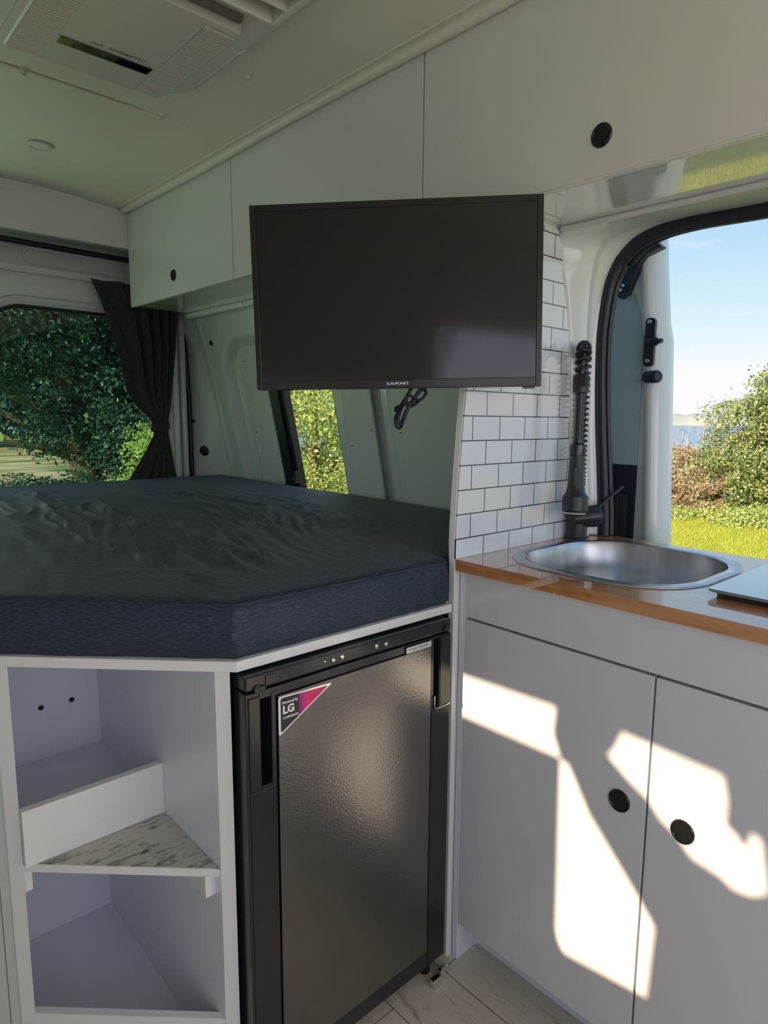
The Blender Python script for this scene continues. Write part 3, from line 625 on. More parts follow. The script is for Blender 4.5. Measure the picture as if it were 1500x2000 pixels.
# ------------------------------------------------------------------ television
W_, H_ = .560, .349
t = thing('television', (0,0,0), 'flat black television on a swing arm between bed and kitchen', 'television')
a = R(49.35); t.rotation_mode = 'XYZ'
Xa = Vector((math.cos(a),-math.sin(a),0)); Na = Vector((-math.sin(a),-math.cos(a),0)); Za = Vector((0,0,1))
ro = R(1.45); Xb = Xa*math.cos(ro)+Za*math.sin(ro); Zb = -Xa*math.sin(ro)+Za*math.cos(ro)
# local axes: x right, y away from the viewer, z up
mtv = Matrix(((Xb.x,-Na.x,Zb.x,.874),(Xb.y,-Na.y,Zb.y,.985),(Xb.z,-Na.z,Zb.z,1.447),(0,0,0,1)))
t.location = mtv.translation; t.rotation_euler = mtv.to_euler()
w2, h2 = W_/2, H_/2
gs = G(); b_ = .0115
for A in (((-w2,0,-h2),(-w2+b_,.034,h2)),((w2-b_,0,-h2),(w2,.034,h2)),((-w2+b_,0,h2-b_),(w2-b_,.034,h2)),((-w2+b_,0,-h2),(w2-b_,.034,-h2+.0175))): gs.box(*A, .0012)
gs.out('bezel', M['tv_frame'], t, world=False)
gs = G().box((-w2+b_,.003,-h2+.0175),(w2-b_,.012,h2-b_)); gs.out('screen', M['screen'], t, world=False)
gs = G().box((-w2+.004,.012,-h2+.004),(w2-.004,.034,h2-.004),.002); gs.box((-w2+.06,.034,-h2+.03),(w2-.06,.060,h2-.07),.012); gs.out('rear_housing', M['black'], t, world=False)
gs = G().box((-.06,.060,-.06),(.06,.066,.06),.002); gs.box((-.02,.066,-.02),(.02,.10,.02),.003); gs.out('mounting_plate', M['black'], t, world=False)
gs = G().lathe([(0,.001),(.0022,.001),(.0022,0)], (-.0195,-.0002,-h2+.0088), (0,-1,0), 16); gs.out('logo_dot', M['blue_ink'], t, world=False)
tmp = text('brand_name', 'BLAUPUNKT', .0068, M['white_ink'], None, (.002,-.0005,-h2+.0088), (1,0,0), (0,0,1), .0003, 1.15, .00015); tmp.parent = t
gs = G().box((w2-.035,.004,-h2-.004),(w2-.012,.016,-h2+.001),.001); gs.out('infrared_sensor', M['tv_frame'], t, world=False)
C2 = mtv @ Vector((0,.10,0)); post = Vector((1.20,1.22,1.64))
gs = G().tube([post+Vector((0,0,0)), Vector((post.x,post.y,1.44))], .014, 14); gs.tube([Vector((post.x,post.y,1.455)), Vector((1.10,1.20,1.45)), C2], .012, 12); gs.lathe([(0,0),(.045,0),(.045,.006),(0,.006)], post-Vector((0,0,.007)), (0,0,1), 24)
gs.out('mount_arm', M['black'], t, smooth=50)
# power lead looped up below the set
def cw(px_, pz, dy=0): return Vector((.936+px_, 1.0+dy+px_*-.2, 1.273+pz))
gs = G()
loop = [(.005,.06),(.0,.0),(-.018,-.030),(-.034,-.056),(-.032,-.070),(-.022,-.066),(-.008,-.042),(.012,-.010),(.020,.010),(.012,.018),(-.004,-.005),(-.024,-.038),(-.038,-.060),(-.040,-.074),(-.030,-.078),(-.016,-.060),(.006,-.022),(.024,.0),(.028,-.008),(.016,-.022),(-.005,-.030),(-.030,-.036),(-.040,-.044)]
pp = resample([cw(x_, z_, .006*math.sin(i*1.3)) for i, (x_, z_) in enumerate(loop)], 160)
gs.tube(pp, .0032, 8); gs.tube(resample([cw(-.012,-.012,-.006),cw(.006,-.020,-.007),cw(.010,-.028,.0),cw(.0,-.034,.006),cw(-.012,-.02,.004)],20), .003, 8)
pc = gs.out('power_cable', M['rubber'], t, smooth=60)
# ------------------------------------------------------------------ bed
def frontY(x):
    if x < .488: return .920+(.488-x)*(.711/.703)
    return .920 if x < .966 else (.920+(x-.966)*3.2 if x < .974 else .945)
def bedx1(y): return 1.517
BZ0, BZ1 = .834, .932
nx = 230; nv = 330
xsb = np.unique(np.concatenate([np.linspace(-.42,1.517,nx), [.470,.480,.484,.488,.492,.496,.966,.974,1.515,1.512,1.505,1.498]])); nx = len(xsb)
ts = np.concatenate([[0,.0012,.003,.005,.008,.012,.017], np.linspace(.02,.985,nv), [.99,.994,.997,1.0]])
def ridg(x, y, s, seed, k=.10): return 1-abs(noise.noise(Vector((x*s+seed, y*s*k, seed*3.7))))*2
V = []; rid = 0
for x in xsb:
    fy = frontY(x)
    for t_ in ts:
        y = fy+(2.945-fy)*t_
        d_diag = ((x*.711+y*.703)-(.488*.711+.920*.703)); d = min(y-(.920 if x < .97 else .945), d_diag if x < .7 else 9, 2.945-y, 1.517-x)
        d = max(d,0); r_ = .016; z = BZ1
        if d < r_: z -= r_-math.sqrt(max(r_*r_-(r_-d)**2,0))
        z -= .006*max(0,1-d/.12)**2       # gentle crown to the edge
        # creases pulled along the bed
        wx_ = x+.05*math.sin(y*2.1)+.02*noise.noise(Vector((x*3,y*1.5,1)))
        fan = (wx_-.25)/(1+.30*(y-1.0))
        m1 = math.exp(-((x-.58)/.24)**2)*smoothstep(.98,1.2,y)*(1-smoothstep(2.5,2.8,y))
        m2 = .8*math.exp(-((x-1.0)/.20)**2)*smoothstep(1.15,1.4,y)*(1-smoothstep(2.2,2.6,y))
        mm = min(1, m1+m2)
        if mm > .02:
            patch = .25+.75*float(smoothstep(-.2,.3,noise.noise(Vector((x*4.5,y*1.1,7)))))
            p2 = float(smoothstep(-.15,.3,noise.noise(Vector((x*6,y*1.7,17)))))
            k = ridg(fan, y, 11, 2.2); k2 = ridg(fan+.12*y, y, 19, 5.1, .12); k3 = ridg(fan-.06*y, y, 30, 8.1, .14)
            z += mm*(patch*.016*max(0,(k-.35)/.65)**2.2+p2*.014*max(0,(k2-.4)/.6)**2+(1-p2)*.009*max(0,(k3-.4)/.6)**1.6)
        z += .0035*noise.noise(Vector((x*2.2,y*2.2,3)))
        V.append((x,y,z))
nt_ = len(ts); F = []
for i in range(nx-1):
    for j in range(nt_-1): a_ = i*nt_+j; F.append((a_,a_+nt_,a_+nt_+1,a_+1))
# sides
V = [tuple(v) for v in V]; 
def side(idx, outn):
    prev = idx
    for k, (f, o_) in enumerate(((.06,.002),(.3,.006),(.6,.006),(.85,.003),(1.0,-.004))):
        cur = []
        for q_, vi in enumerate(idx):
            v = V[vi]; n_o = outn(v); wob = .0022*noise.noise(Vector((v[0]*14, v[1]*14, f*3)))+.003*noise.noise(Vector((v[0]*35,v[1]*35,f)))*f
            V.append((v[0]+n_o[0]*(o_+wob), v[1]+n_o[1]*(o_+wob), v[2]+(BZ0-v[2])*f)); cur.append(len(V)-1)
        for a_, b2_, c_, d_ in zip(prev, prev[1:], cur[1:], cur): F.append((a_,b2_,c_,d_))
        prev = cur
side([i*nt_ for i in range(nx)][::-1], lambda v: (-.703,-.711) if v[0] < .487 else (0,-1))
side([i*nt_+nt_-1 for i in range(nx)], lambda v: (0,1))
side([(nx-1)*nt_+j for j in range(nt_)], lambda v: (1,0))
side([j for j in range(nt_)][::-1], lambda v: (-1,0))
mat_o = recenter(link('mattress', npmesh('mattress', V, F), M['cloth'], smooth=50)); tag(mat_o, 'dark grey fabric-covered mattress with a creased top filling the rear of the van', 'mattress')
gs = G(); P = [(x_, frontY(x_)) for x_ in np.linspace(-.41,.972,120)]
gs.tube([(x_-(.002 if x_ < .488 else 0), y_-.0025, .9235) for x_, y_ in P], .0016, 6); gs.out('piping', M['cloth'], mat_o, smooth=60)
bp = [(-.44,1.862),(.484,.9125),(.974,.9125),(.974,.9345),(1.552,.9345),(1.548,2.70),(1.50,2.80),(1.42,2.945),(-.44,2.945)]
gs = G().prism(bp, .8165, .8335, 'Z', bev=.0008); tag(gs.out('bed_platform', M['edge'], top=True), 'white bed platform board under the dark mattress, above fridge and corner shelves', 'bed base')
# ------------------------------------------------------------------ corner shelf unit
t = thing('corner_shelf', (.35,1.3,0), 'open white corner shelf unit left of the black fridge, below the mattress', 'shelf')
gs = G().prism([(.4625,.944),(.4795,.927),(.4795,1.525),(.4625,1.525)], 0, .816, 'Z'); gs.out('side_panel', M['white'], t)
gs = G().prism([(.2125,1.198),(.2295,1.181),(.2295,1.525),(.2125,1.525)], 0, .816, 'Z'); gs.out('side_panel', M['white'], t)
gs = G().prism([(.4625,.944),(.4795,.927),(.4788,.9263),(.4618,.9433)], 0, .816, 'Z'); gs.out('edge_band', M['edge'], t)
gs = G().prism([(.2125,1.198),(.2295,1.181),(.2288,1.1803),(.2118,1.1973)], 0, .816, 'Z'); gs.out('edge_band', M['edge'], t)
gs = G().box((.2295,1.51,0),(.4625,1.525,.816)); bk = gs.out('back_panel', M['white'], t)
for x_ in (.408,.348): gs = G().lathe([(0,.001),(.002,.001),(.004,.003),(.0052,.002),(.0055,0)], (x_,1.5095,.597), (0,-1,0), 16); gs.out('screw', M['pull_chrome'], bk, smooth=50)
gs = G().prism([(.2295,1.183),(.4625,.947),(.4625,1.51),(.2295,1.51)], .4545, .4690, 'Z', bev=.0006); shf = gs.out('shelf', M['edge'], t)
gs = G().prism([(.2490,1.1645),(.4620,.9485),(.4620,1.1645)], .4691, .4702, 'Z'); v_ = gs.out('vinyl_offcut', M['shelf_vinyl'], shf); v_['label'] = 'weathered grey-brown plank vinyl'
gs = G().box((.2297,1.182,.4695),(.4623,1.5095,.4815)); gs.out('bin_floor', M['white'], t)
gs = G().box((.2297,1.165,.4702),(.4623,1.181,.570),.0008); gs.out('lip_board', M['edge'], t)
gs = G().box((.4440,.965,.4150),(.4625,1.35,.4542),.0006); gs.out('batten', M['edge'], t)
gs = G().box((.2297,1.185,.4150),(.2420,1.45,.4542),.0006); gs.out('batten', M['edge'], t)
gs = G().prism([(.2295,1.183),(.4625,.947),(.4625,.966),(.2295,1.202)], 0, .186, 'Z'); gs.out('lip_board', M['edge'], t)
gs = G().prism([(.2297,1.204),(.4623,.969),(.4623,1.51),(.2297,1.51)], .064, .079, 'Z'); gs.out('bottom_board', M['white'], t)
# next cupboard along the angled front
t = thing('corner_cupboard', (-.05,1.6,0), 'closed white cupboard front left of the open corner shelves', 'cupboard')
def dg(s_, o_=0): return (.484-.703*s_+.711*o_, .921+.711*s_+.703*o_)
gs = G().prism([dg(.390,.004),dg(.408,.004),dg(.408,.022),dg(.395,.022)], 0, .816, 'Z'); gs.out('side_panel', M['lining'], t)
gs = G().prism([dg(.411,.004),dg(1.22,.004),dg(1.22,.02),dg(.411,.02)], .02, .812, 'Z'); gs.out('door', M['lining'], t)
# ------------------------------------------------------------------ fridge
FX0, FX1, FY = .487, .952, .890
t = thing('fridge', ((FX0+FX1)/2,1.15,0), 'black compact fridge under the bed between corner shelves and kitchen cabinet', 'fridge')
gs = G().box((FX0+.006,.947,.045),(FX1-.002,1.43,.800),.003); gs.out('body', M['fridge_side'], t)
gs = G().box((FX0,.893,.787),(FX1,.960,.8115),.003)
for x0_, x1_ in ((FX0+.035,FX0+.052),): gs.box((x0_,.8915,.790),(x1_,.894,.807),.001)
tp = gs.out('top_trim', M['fridge_trim'], t)
gs = G()
for x_, z_, r_ in ((.637,.8015,.0022),(.655,.799,.0042),(.674,.8005,.0045),(.753,.8005,.0045),(.776,.7995,.0042)): G().lathe([(0,.003),(r_*.4,.003),(r_*.5,.001),(r_*.6,.003),(r_,.002),(r_,-.002)], (x_,.892,z_), (0,-1,0), 18).out('indicator_cap', M['chrome'], tp, smooth=50)
# door shell with the two handle pockets left open
gs = G(); x1s, x1e, z1s, z1e = .5115,.5315,.621,.7705; x2s, x2e, z2s, z2e = .9035,.921,.632,.779; zb, zt = .046,.7835
gs.box((FX0,.893,zb),(x1s,.945,zt),.002); gs.box((x1e,.893,zb),(.5405,.945,zt)); gs.box((x1s,.893,zb),(x1e,.945,z1s)); gs.box((x1s,.893,z1e),(x1e,.945,zt))
gs.box((.5405,.893,zb),(.897,.945,.0825)); gs.box((.5405,.893,.7690),(.897,.945,zt)); gs.box((.5405,.900,.0825),(.897,.945,.7690))
gs.box((.897,.893,zb),(x2s,.945,zt)); gs.box((x2e,.893,zb),(FX1,.945,zt),.002); gs.box((x2s,.893,zb),(x2e,.945,z2s)); gs.box((x2s,.893,z2e),(x2e,.945,zt)); gs.box((FX0,.930,.60),(.5405,.944,.78)); gs.box((.897,.930,.60),(FX1,.944,.78))
dr = gs.out('door', M['fridge_trim'], t)
gs = G().box((.5435,.8905,.0850),(.8945,.8995,.7665),.0012); gs.out('door_skin', M['fridge'], dr)
gs = G().box((FX0+.004,.8905,.618),(x1s-.0005,.893,.776),.001); gs.box((x1e+.0005,.8915,.618),(.5385,.893,.776),.001); gs.box((FX0+.004,.8915,.05),(.5385,.893,.6155),.001); gs.out('handle_panel', M['fridge_trim'], dr)
gs = G().box((x2e+.0005,.8905,.628),(FX1-.002,.893,.780),.001); gs.box((.8995,.8915,.05),(FX1-.002,.893,.6255),.001); gs.out('handle_panel', M['fridge_trim'], dr)
gs = G(); gs.tube([(x2s+.001,.8895,.66),(x2s+.001,.8895,.637),(x2s+.006,.8895,.631),(.935,.8895,.6305),(FX1-.002,.8895,.633)], .0012, 6); gs.out('pocket_rim', M['chrome'], dr, smooth=60)
gs = G().lathe([(.0,.003),(.005,.003),(.006,0),(.006,-.003)], (FX0+.020,.893,.7905), (0,-1,0), 14); gs.box((FX0+.014,.889,.7825),(FX0+.034,.893,.7925),.001); gs.out('hinge', M['matte_black'], t)
G().box((FX1-.022,.888,.790),(FX1-.008,.893,.800),.001).out('hinge', M['matte_black'], t)
# stickers
st = G(); TP = [(.5437,.7645),(.6515,.7600),(.5437,.6965)]
def tri_round(P, r_):
    out = []
    for i in range(3):
        a_, b2_, c_ = Vector(P[i-1]), Vector(P[i]), Vector(P[(i+1)%3]); d1_ = (a_-b2_).normalized(); d2_ = (c_-b2_).normalized()
        for k in range(7): f = k/6; out.append(tuple((b2_+d1_*r_).lerp(b2_,f).lerp(b2_.lerp(b2_+d2_*r_,f),f)))
    return out
st.prism(tri_round(TP,.006), .8898, .8904, 'Y'); bo = st.out('sticker', M['white_ink'], dr); bo['label'] = 'white-edged triangular compressor sticker'
c_ = Vector(((TP[0][0]+TP[1][0]+TP[2][0])/3-.0022, (TP[0][1]+TP[1][1]+TP[2][1])/3+.001))
TI = [tuple(c_+(Vector(p)-c_)*.885) for p in TP]
st = G().prism(tri_round([(p[0]-.5437,p[1]) for p in TI],.005), 0, .0003, 'Y'); so2 = st.out('sticker_print', M['sticker'], None); so2.parent = bo; so2.location = Vector((.5437,.8896,0))-t.location
def stxt(n_, s_, size, x_, z_, bold, m='white_ink', sx=1): 
    o = text(n_, s_, size, M[m], None, (x_,.8894,z_), (1,0,-.0), (0,0,1), .0002, sx, bold); o.parent = bo; o.location = -(t.location); return o
stxt('sticker_text', 'Powered by', .0062, .5655, .7525, .00015)
stxt('sticker_text', 'LG', .0185, .5625, .7395, .0007)
stxt('sticker_text', 'COMPRESSOR', .0048, .5665, .7262, .0001)
gs = G().box((.826,.8896,.7675),(.893,.8904,.7795),.0003); lb = gs.out('label_plate', M['label'], dr)
o = text('label_text', 'DOOR OPENING', .0066, M['label_ink'], None, (.8595,.8895,.7735), (1,0,0), (0,0,1), .0002, 1.05); o.parent = lb; o.location = -t.location
gs = G()
gs.lathe([(.012,0),(.012,.03),(.008,.045)], (FX1-.028,.925,0), (0,0,1), 16); gs.out('foot', M['black'], t)
gs = G().lathe([(.012,0),(.012,.03),(.008,.045)], (FX0+.028,.925,0), (0,0,1), 16); gs.out('foot', M['black'], t)
gs = G().box((FX1-.050,.872,.001),(FX1-.026,.888,.020),.003); gs.box((FX1-.022,.878,.001),(FX1+.004,.892,.024),.003); tag(gs.out('door_clip', M['chrome'], top=True), 'small silver metal bracket on the floor at the lower right fridge corner', 'bracket')
# ------------------------------------------------------------------ ceiling air conditioner
t = thing('air_conditioner', (.557,1.2,2.0), 'white ceiling air conditioner with grilles and a dark display strip', 'air conditioner')
def rr_h(x0,x1,y0,y1,r_,z): return [(p[0],p[1],z) for p in rrect(x0,x1,y0,y1,r_,8)]
gs = G().loft([rr_h(.285,.830,.50,1.700,.07,2.029), rr_h(.290,.825,.505,1.695,.07,2.012), rr_h(.320,.795,.53,1.672,.06,1.985), rr_h(.345,.770,.55,1.662,.05,1.972), rr_h(.385,.730,.60,1.657,.03,1.970)], cap1=True, cap0=True); gs.out('bezel', M['acp'], t, smooth=35)
gs = G(); gs.loft([rr_h(.393,.723,1.262,1.652,.014,1.969), rr_h(.393,.723,1.262,1.652,.014,1.955), rr_h(.397,.719,1.266,1.648,.012,1.948), rr_h(.403,.713,1.272,1.642,.01,1.946)], cap1=True); cv = gs.out('cover', M['acp'], t, smooth=35)
for x0_, x1_ in ((.402,.462),(.655,.713)):
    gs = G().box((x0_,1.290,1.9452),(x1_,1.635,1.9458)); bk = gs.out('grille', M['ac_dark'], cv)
    gs = G()
    for i in range(36): y_ = 1.294+i*.0096; gs.box((x0_,y_,1.9432),(x1_,y_+.0052,1.9453))
    gs.box((x0_-.002,1.286,1.9432),(x1_+.002,1.291,1.9455)); gs.out('grille_slats', M['acp'], cv)
gs = G().box((.468,1.518,1.9440),(.648,1.548,1.9465),.0004); gs.out('display', M['display'], cv)
o = text('brand_name', 'DOMETIC', .0135, M['label_ink'], None, (.590,1.500,1.9457), (1,0,0), (0,-1,0), .0002, 1.25, .0003); o.parent = cv; o.location = -t.location
gs = G().tube(resample([(.519,1.505,1.9456),(.524,1.497,1.9456),(.530,1.505,1.9456),(.536,1.496,1.9456),(.541,1.503,1.9456)],16), .0010, 6); gs.out('brand_mark', M['label_ink'], cv)
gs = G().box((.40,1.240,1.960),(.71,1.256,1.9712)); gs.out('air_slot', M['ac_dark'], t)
gs = G(); gs.box((.44,.93,1.925),(.452,1.16,1.972),.003); gs.box((.718,.93,1.925),(.730,1.16,1.972),.003)
gs.box((.452,1.152,1.925),(.718,1.160,1.972),.002); gs.box((.452,.93,1.925),(.718,.938,1.972),.002)
for y_ in (.99,1.05,1.105): gs.box((.452,y_,1.927),(.718,y_+.004,1.965))
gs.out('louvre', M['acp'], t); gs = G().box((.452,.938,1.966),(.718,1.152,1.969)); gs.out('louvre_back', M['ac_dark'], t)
gs = G(); P = rrect(-.028,.028,-.105,.105,.027,8); mt = Matrix.Translation((.7835,1.47,1.9775)) @ Matrix.Rotation(R(-27),4,'Y'); gs.prism([(p[0]*.42,p[1]) for p in P], -.0012, .0012, 'Z', mtx=mt); gs.out('side_blank', M['lining'], t)
# ceiling down-light and dome screws
t = thing('ceiling_light', (.662,2.40,2.0295), 'small round flush ceiling light near the rear of the van', 'light')
gs = G().lathe([(.030,0),(.035,-.002),(.036,-.006),(.032,-.0085),(.027,-.008),(.027,-.004)], (.662,2.40,2.0295), (0,0,1), 36); gs.out('ring', M['acp'], t, smooth=50)
gs = G().lathe([(.0275,0),(.0275,-.006),(.02,-.0078),(0,-.008)], (.662,2.40,2.0295), (0,0,1), 36); gs.out('lens', M['lamp'], t, smooth=50)
gs = G()
for x_, y_ in ((.505,1.915),(.507,1.935),(.838,1.905),(.841,1.928),(.892,1.548),(.20,1.925)): G().lathe([(0,-.009),(.004,-.0085),(.0075,-.005),(.0095,0)], (x_,y_,2.030-.022*float(smoothstep(.80,1.06,x_))), (0,0,1), 16).out('dome_screw', M['acp'], ceil, smooth=50)
# ------------------------------------------------------------------ curtain
prof_c = [(1.757,.975,1.345,.020),(1.70,1.000,1.345,.022),(1.60,1.032,1.335,.023),(1.50,1.058,1.325,.022),(1.443,1.075,1.315,.020),(1.37,1.085,1.305,.019),(1.30,1.098,1.295,.018),(1.24,1.135,1.285,.014),(1.19,1.185,1.272,.010),(1.155,1.198,1.268,.008),(1.12,1.200,1.270,.009),(1.05,1.165,1.282,.014),(.98,1.125,1.293,.018),(.928,1.090,1.303,.020),(.80,1.055,1.312,.022)]
zz = np.linspace(1.757,.80,150); nu = 150; V = []; F = []
pz = [p[0] for p in prof_c][::-1]
def ip(k, z): return float(np.interp(z, pz, [p[k] for p in prof_c][::-1]))
for z in zz:
    x0_, x1_, am = ip(1,z), ip(2,z), ip(3,z); tie = 1-math.exp(-((z-1.155)/.10)**2)
    for j in range(nu):
        u = j/(nu-1); ph = 2*math.pi*(u**1.7*5.2)+.5*math.sin(z*4)
        env = smoothstep(0,.25,u)*.8+.2
        y = 2.980+am*env*math.sin(ph)*(.55+.45*tie)+.006*noise.noise(Vector((u*6,z*4,0)))-.012*(1-tie)+.02*tie*math.exp(-((z-1.27)/.06)**2)*-math.exp(-((u-.3)/.15)**2)
        V.append((x0_+(x1_-x0_)*u+.004*math.cos(ph), y, z))
for i in range(len(zz)-1):
    for j in range(nu-1): a_ = i*nu+j; F.append((a_,a_+1,a_+nu+1,a_+nu))
cu = recenter(link('curtain', npmesh('curtain', V, F), M['curtain'], smooth=80)); mo = cu.modifiers.new('t','SOLIDIFY'); mo.thickness = .0016
tag(cu, 'charcoal curtain gathered with a tie beside the rear window', 'curtain')
gs = G(); rings = []
for z_, g_ in ((1.137,0),(1.1375,.002),(1.172,.002),(1.1725,0)):
    rings.append([(1.2335+(.040+g_)*math.cos(a_), 2.962+(.020+g_)*math.sin(a_), z_+(.006*math.cos(a_))) for a_ in [2*math.pi*k/40 for k in range(40)]])
gs.loft(rings); gs.out('tie_back', M['curtain'], cu, smooth=50)
# ================================================================== OUTSIDE
GZ = -.56
rng = np.random.default_rng(7)
# ground
V = []; F = []; gx = np.linspace(-40,16.5,150); gy = np.linspace(-40,60,200)
GX, GY = np.meshgrid(gx, gy, indexing='ij'); GZZ = GZ + .06*np.sin(GX*.7)*np.cos(GY*.5) - .0 + 0*GX
GZZ = np.where(np.abs(GX)+np.abs(GY) < 5, np.minimum(GZZ,GZ), GZZ); GZZ = np.where(GX > 15.6, GZZ-2.6*(GX-15.6), GZZ)
V = np.stack([GX,GY,GZZ],-1).reshape(-1,3)
F = [(i*200+j,(i+1)*200+j,(i+1)*200+j+1,i*200+j+1) for i in range(149) for j in range(199)]
tag(link('grass_ground', npmesh('grass_ground', V, F), M['grass'], smooth=180), kind='structure')
gs = G(); gs.prism([(-6,17),(3,15.5),(9,17),(12,26),(8,40),(-8,40),(-12,26)], GZ+.075, GZ+.085, 'Z'); tag(gs.out('dirt_clearing', M['dirt']), kind='structure')
me = npmesh('water', [(15.5,-400,-2.3),(900,-400,-2.3),(900,900,-2.3),(15.5,900,-2.3)], [(0,1,2,3)]); tag(link('water', me, M['water']), kind='structure')
pts = []; n = 120
for i in range(n+1):
    a_ = R(20+70*i/n); d_ = 430; h_ = 1.5+3*noise.noise(Vector((i*.12,0,0)))+3*noise.noise(Vector((i*.7,2,0)))+3
    pts.append((d_*math.sin(a_), d_*math.cos(a_), max(h_,2)))
gs = G().loft([[(x_,y_,-3) for x_,y_,h_ in pts],[(x_*1.01,y_*1.01,h_*.8) for x_,y_,h_ in pts],[(x_*1.04,y_*1.04,h_) for x_,y_,h_ in pts],[(x_*1.1,y_*1.1,-3) for x_,y_,h_ in pts]], closed=False); tag(gs.out('far_shore', M['far'], smooth=60), kind='structure')
def leaves(blobs, n, size, shell=.55, aspect=.5, clump=.26):
    """leaf blades gathered on small rounded sprays that cover the crown volumes"""
    B = np.array(blobs); w_ = B[:,3]*B[:,4]+B[:,4]*B[:,5]+B[:,3]*B[:,5]; rmean = B[:,3:6].mean(); m_ = int(len(blobs)*70)
    k = rng.choice(len(blobs), m_, p=w_/w_.sum()); d = rng.normal(size=(m_,3)); d /= np.linalg.norm(d,axis=1)[:,None]
    rr = shell+(1-shell)*rng.random(m_)**.6; C_ = B[k,:3]+d*B[k,3:6]*rr[:,None]; cr_ = B[k,3:6].mean(1)*clump*(.55+.9*rng.random(m_))
    j = rng.choice(m_, n, p=cr_**2/(cr_**2).sum()); e = rng.normal(size=(n,3)); e[:,2] += .25; e /= np.linalg.norm(e,axis=1)[:,None]
    q = (.45+.55*rng.random(n)**.5)*(1+.25*(rng.random(n) > .93)*rng.random(n)*3)
    c = C_[j]+e*np.array([1.15,1.15,.75])*(cr_[j]*q)[:,None]
    nn = e+.75*rng.normal(size=(n,3)); nn /= np.linalg.norm(nn,axis=1)[:,None]
    a_ = np.cross(nn, rng.normal(size=(n,3))); a_ /= np.linalg.norm(a_,axis=1)[:,None]; b_ = np.cross(nn,a_)
    s_ = size*(.6+.8*rng.random(n))[:,None]; lift = nn*s_*.15
    V = np.stack([c-a_*s_, c+b_*s_*aspect+lift, c+a_*s_, c-b_*s_*aspect+lift],1).reshape(-1,3)
    return V, np.arange(n*4).reshape(-1,4)
def trunk(gs, base, top, r_, branches, spread, seed):
    rs = random.Random(seed); b_ = Vector(base); t_ = Vector(top)
    P = [b_.lerp(t_, i/8)+Vector((rs.uniform(-1,1),rs.uniform(-1,1),0))*r_*.8*(i > 0) for i in range(9)]
    gs.tube(P, [r_*(1-.75*i/8) for i in range(9)], 9)
    for k in range(branches):
        f = rs.uniform(.1,.9); s0 = b_.lerp(t_,f); a_ = rs.uniform(0,6.28); L_ = spread*rs.uniform(.5,1)
        e_ = s0+Vector((math.cos(a_)*L_, math.sin(a_)*L_, L_*rs.uniform(.2,.9))); m_ = s0.lerp(e_,.5)+Vector((rs.uniform(-1,1),rs.uniform(-1,1),rs.uniform(-.5,1)))*L_*.1
        gs.tube([s0,m_,e_], [r_*.4,r_*.28,r_*.08], 6)
def plant(name, loc, label, cat, group, blobs, n, size, lm, tr_=None, shell=.55, leaf_name='foliage', aspect=.5):
    t = thing(name, loc, label, cat, group)
    V, F = leaves(blobs, n, size, shell, aspect); link(leaf_name, npmesh(leaf_name, V, F), M[lm], t)
    if tr_:
        gs = G(); trunk(gs, loc, (loc[0]+tr_[0],loc[1]+tr_[1],loc[2]+tr_[2]), tr_[3], tr_[4], tr_[5], int(loc[0]*10)); gs.out('trunk', M['bark'] if len(tr_) < 7 else M[tr_[6]], t, smooth=60)
    return t
GT = 'trees behind the van'
plant('evergreen_tree', (2.9,9.6,GZ), 'dense dark green tree filling the right of the rear window', 'tree', GT, [(3.9,8.6,.5,1.3,.9,1.0),(3.7,9.0,1.5,1.5,1.2,1.4),(2.6,9.6,3.3,2.0,1.4,1.7),(4.6,9.8,2.2,1.6,1.3,2.2),(2.0,9.2,2.2,1.1,.9,.95),(1.75,8.9,1.42,.75,.5,.42),(2.75,9.1,1.0,.6,.5,.75),(3.0,9.8,4.9,1.9,1.4,1.4)], 190000, .029, 'leaf_dark', (.1,.2,4.5,.22,10,1.6), .35)
plant('evergreen_tree', (.2,11.5,GZ), 'dark green tree over the dirt clearing at the left of the rear window', 'tree', GT, [(.9,11.0,2.2,1.5,1.0,.8),(2.6,10.8,2.2,1.2,.8,.8),(.6,11.3,3.3,2.3,1.5,1.7),(-1.4,11.8,3.5,2.2,1.5,2.0),(2.2,11.9,2.6,1.3,1.0,1.3),(.6,11.6,5.2,2.4,1.6,1.6)], 150000, .035, 'leaf_dark', (.3,.3,5,.16,8,1.0), .35)
plant('evergreen_tree', (2.2,6.9,GZ), 'low dark green shrub at the foot of the trees behind the van', 'shrub', None, [(1.9,7.3,.13,1.0,.5,.42),(3.0,7.3,-.3,1.0,.6,.5)], 34000, .020, 'leaf_dark', None, .3)
for i, (x_, y_, hh) in enumerate(((-4,38,10),(3,37,11),(9,34,11),(15,40,12))):
    plant('background_tree', (x_,y_,GZ), 'dark green tree in the distant row beyond the dirt clearing', 'tree', 'distant tree row', [(x_,y_,hh*.5,4.6,2.6,hh*.5),(x_+2,y_,hh*.3,3.4,2,hh*.34)], 22000, .20, 'leaf_dark', (0,0,hh*.7,.3,6,3), .5)
plant('sunlit_bush', (3.25,7.7,GZ), 'bright yellow-green bush beside the curtain in the rear window', 'bush', None, [(3.15,7.35,.35,.55,.5,.75),(3.5,7.6,0,.6,.5,.6)], 20000, .020, 'leaf_lime', (0,0,1.2,.04,8,.5), .3)
plant('sunlit_bush', (4.3,6.0,GZ), 'bright yellow-green bush filling the side window beneath the television', 'bush', None, [(4.5,5.9,.9,1.2,1.1,1.5),(4.0,6.6,1.7,1.2,1.0,1.2),(5.0,6.8,.3,1.1,1.0,1.0),(4.2,5.6,-.1,.9,.7,.6)], 90000, .018, 'leaf_lime', (0,.2,2.4,.07,16,1.1), .35)
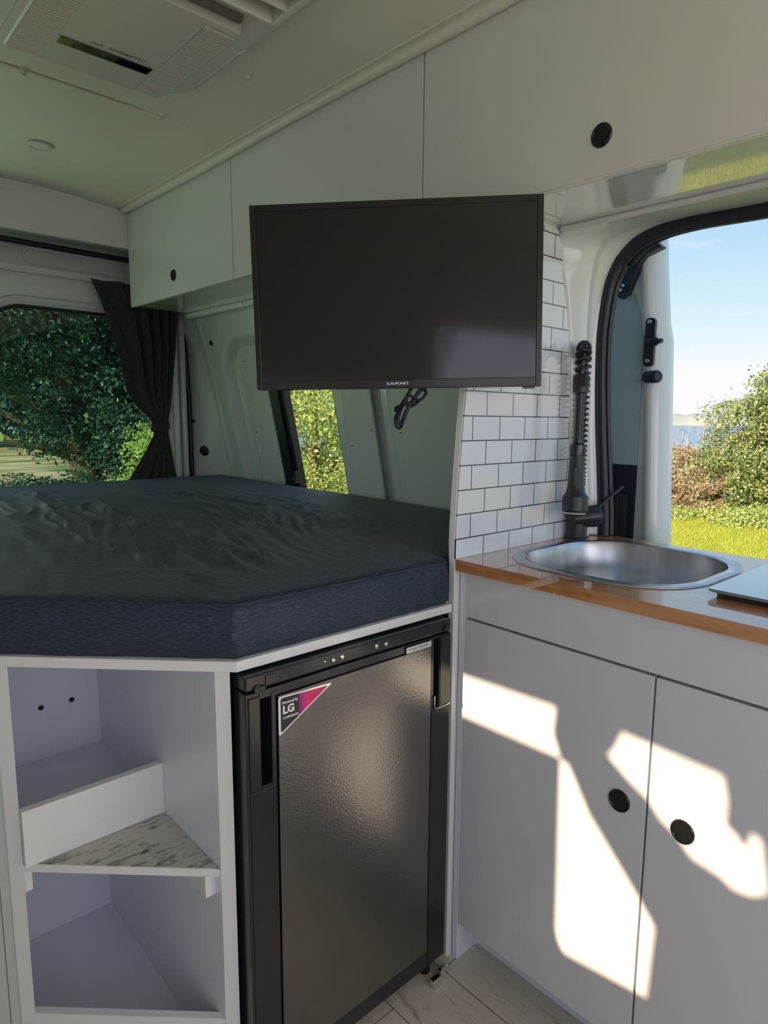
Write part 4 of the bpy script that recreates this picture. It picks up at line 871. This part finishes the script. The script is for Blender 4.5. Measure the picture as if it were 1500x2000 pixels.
plant('coastal_bush', (13.6,4.2,GZ), 'large green bush on the grass beyond the side opening', 'bush', None, [(13.6,4.1,.65,1.6,1.5,1.25),(13.5,4.2,1.4,.9,.9,.9),(13.1,4.7,.1,1.1,1.0,.8),(13.9,3.5,1.2,1.2,1.1,1.2),(13.9,4.0,1.9,.5,.5,.55),(13.0,3.9,-.1,1.0,.9,.6)], 80000, .032, 'leaf_bush', (.1,-.1,2.8,.06,26,1.3,'twig_dry'), .25)
plant('dry_shrub', (13.0,6.0,GZ), 'dry brown twiggy shrub left of the green bush beyond the side opening', 'shrub', None, [(13.0,5.9,-.05,.9,.8,.62),(13.3,6.8,-.05,.9,.8,.62),(12.7,5.25,-.15,.6,.55,.5)], 42000, .040, 'twig_dry', None, .2, 'dry_foliage', .16)
gs = G(); rs = random.Random(4)
for k in range(34):
    x_, y_ = 13.4+rs.uniform(-.5,.6), 6.0+rs.uniform(-1.0,1.2); h_ = rs.uniform(.9,1.85); lx, ly = rs.uniform(-.3,.3), rs.uniform(-.3,.3)
    gs.tube([(x_,y_,GZ),(x_+lx*.5,y_+ly*.4,GZ+h_*.6),(x_+lx,y_+ly,GZ+h_)], [.012,.008,.003], 5)
    for q in range(4):
        f = rs.uniform(.4,.9); gs.tube([(x_+lx*f,y_+ly*f,GZ+h_*f),(x_+lx*f+rs.uniform(-.25,.25),y_+ly*f+rs.uniform(-.25,.25),GZ+h_*f+rs.uniform(.1,.3))], [.005,.002], 4)
tag(gs.out('bare_sapling', M['twig_dry'], top=True), 'thin bare pale twigs rising from the dry shrub against the water', 'sapling')
plant('ground_cover', (12.1,5.0,GZ), 'low leafy green weeds at the foot of the bush beyond the side opening', 'plant', None, [(12.2,4.2,-.55,.8,1.1,.24),(12.1,5.7,-.60,.5,1.0,.16),(12.3,3.4,-.50,.8,.8,.30)], 26000, .026, 'leaf_lime', None, .2)
# grass blades over the lawn in view
n = 70000; bx = 6.5+rng.random(n)*7.0; by = bx*(.20+rng.random(n)*.40); h_ = .03+.06*rng.random(n)**1.5; a_ = rng.random(n)*6.28; l_ = rng.normal(size=(n,2))*.025
zb_ = GZ+.06*np.sin(bx*.7)*np.cos(by*.5)-.01
V = np.stack([np.stack([bx+.005*np.cos(a_),by+.005*np.sin(a_),zb_],-1),np.stack([bx-.005*np.cos(a_),by-.005*np.sin(a_),zb_],-1),np.stack([bx+l_[:,0],by+l_[:,1],zb_+h_],-1)],1).reshape(-1,3)
tag(link('lawn_grass', npmesh('lawn_grass', V, np.arange(n*3).reshape(-1,3)), M['blade']), 'short bright green grass on the lawn outside the side opening', 'grass', kind='stuff')
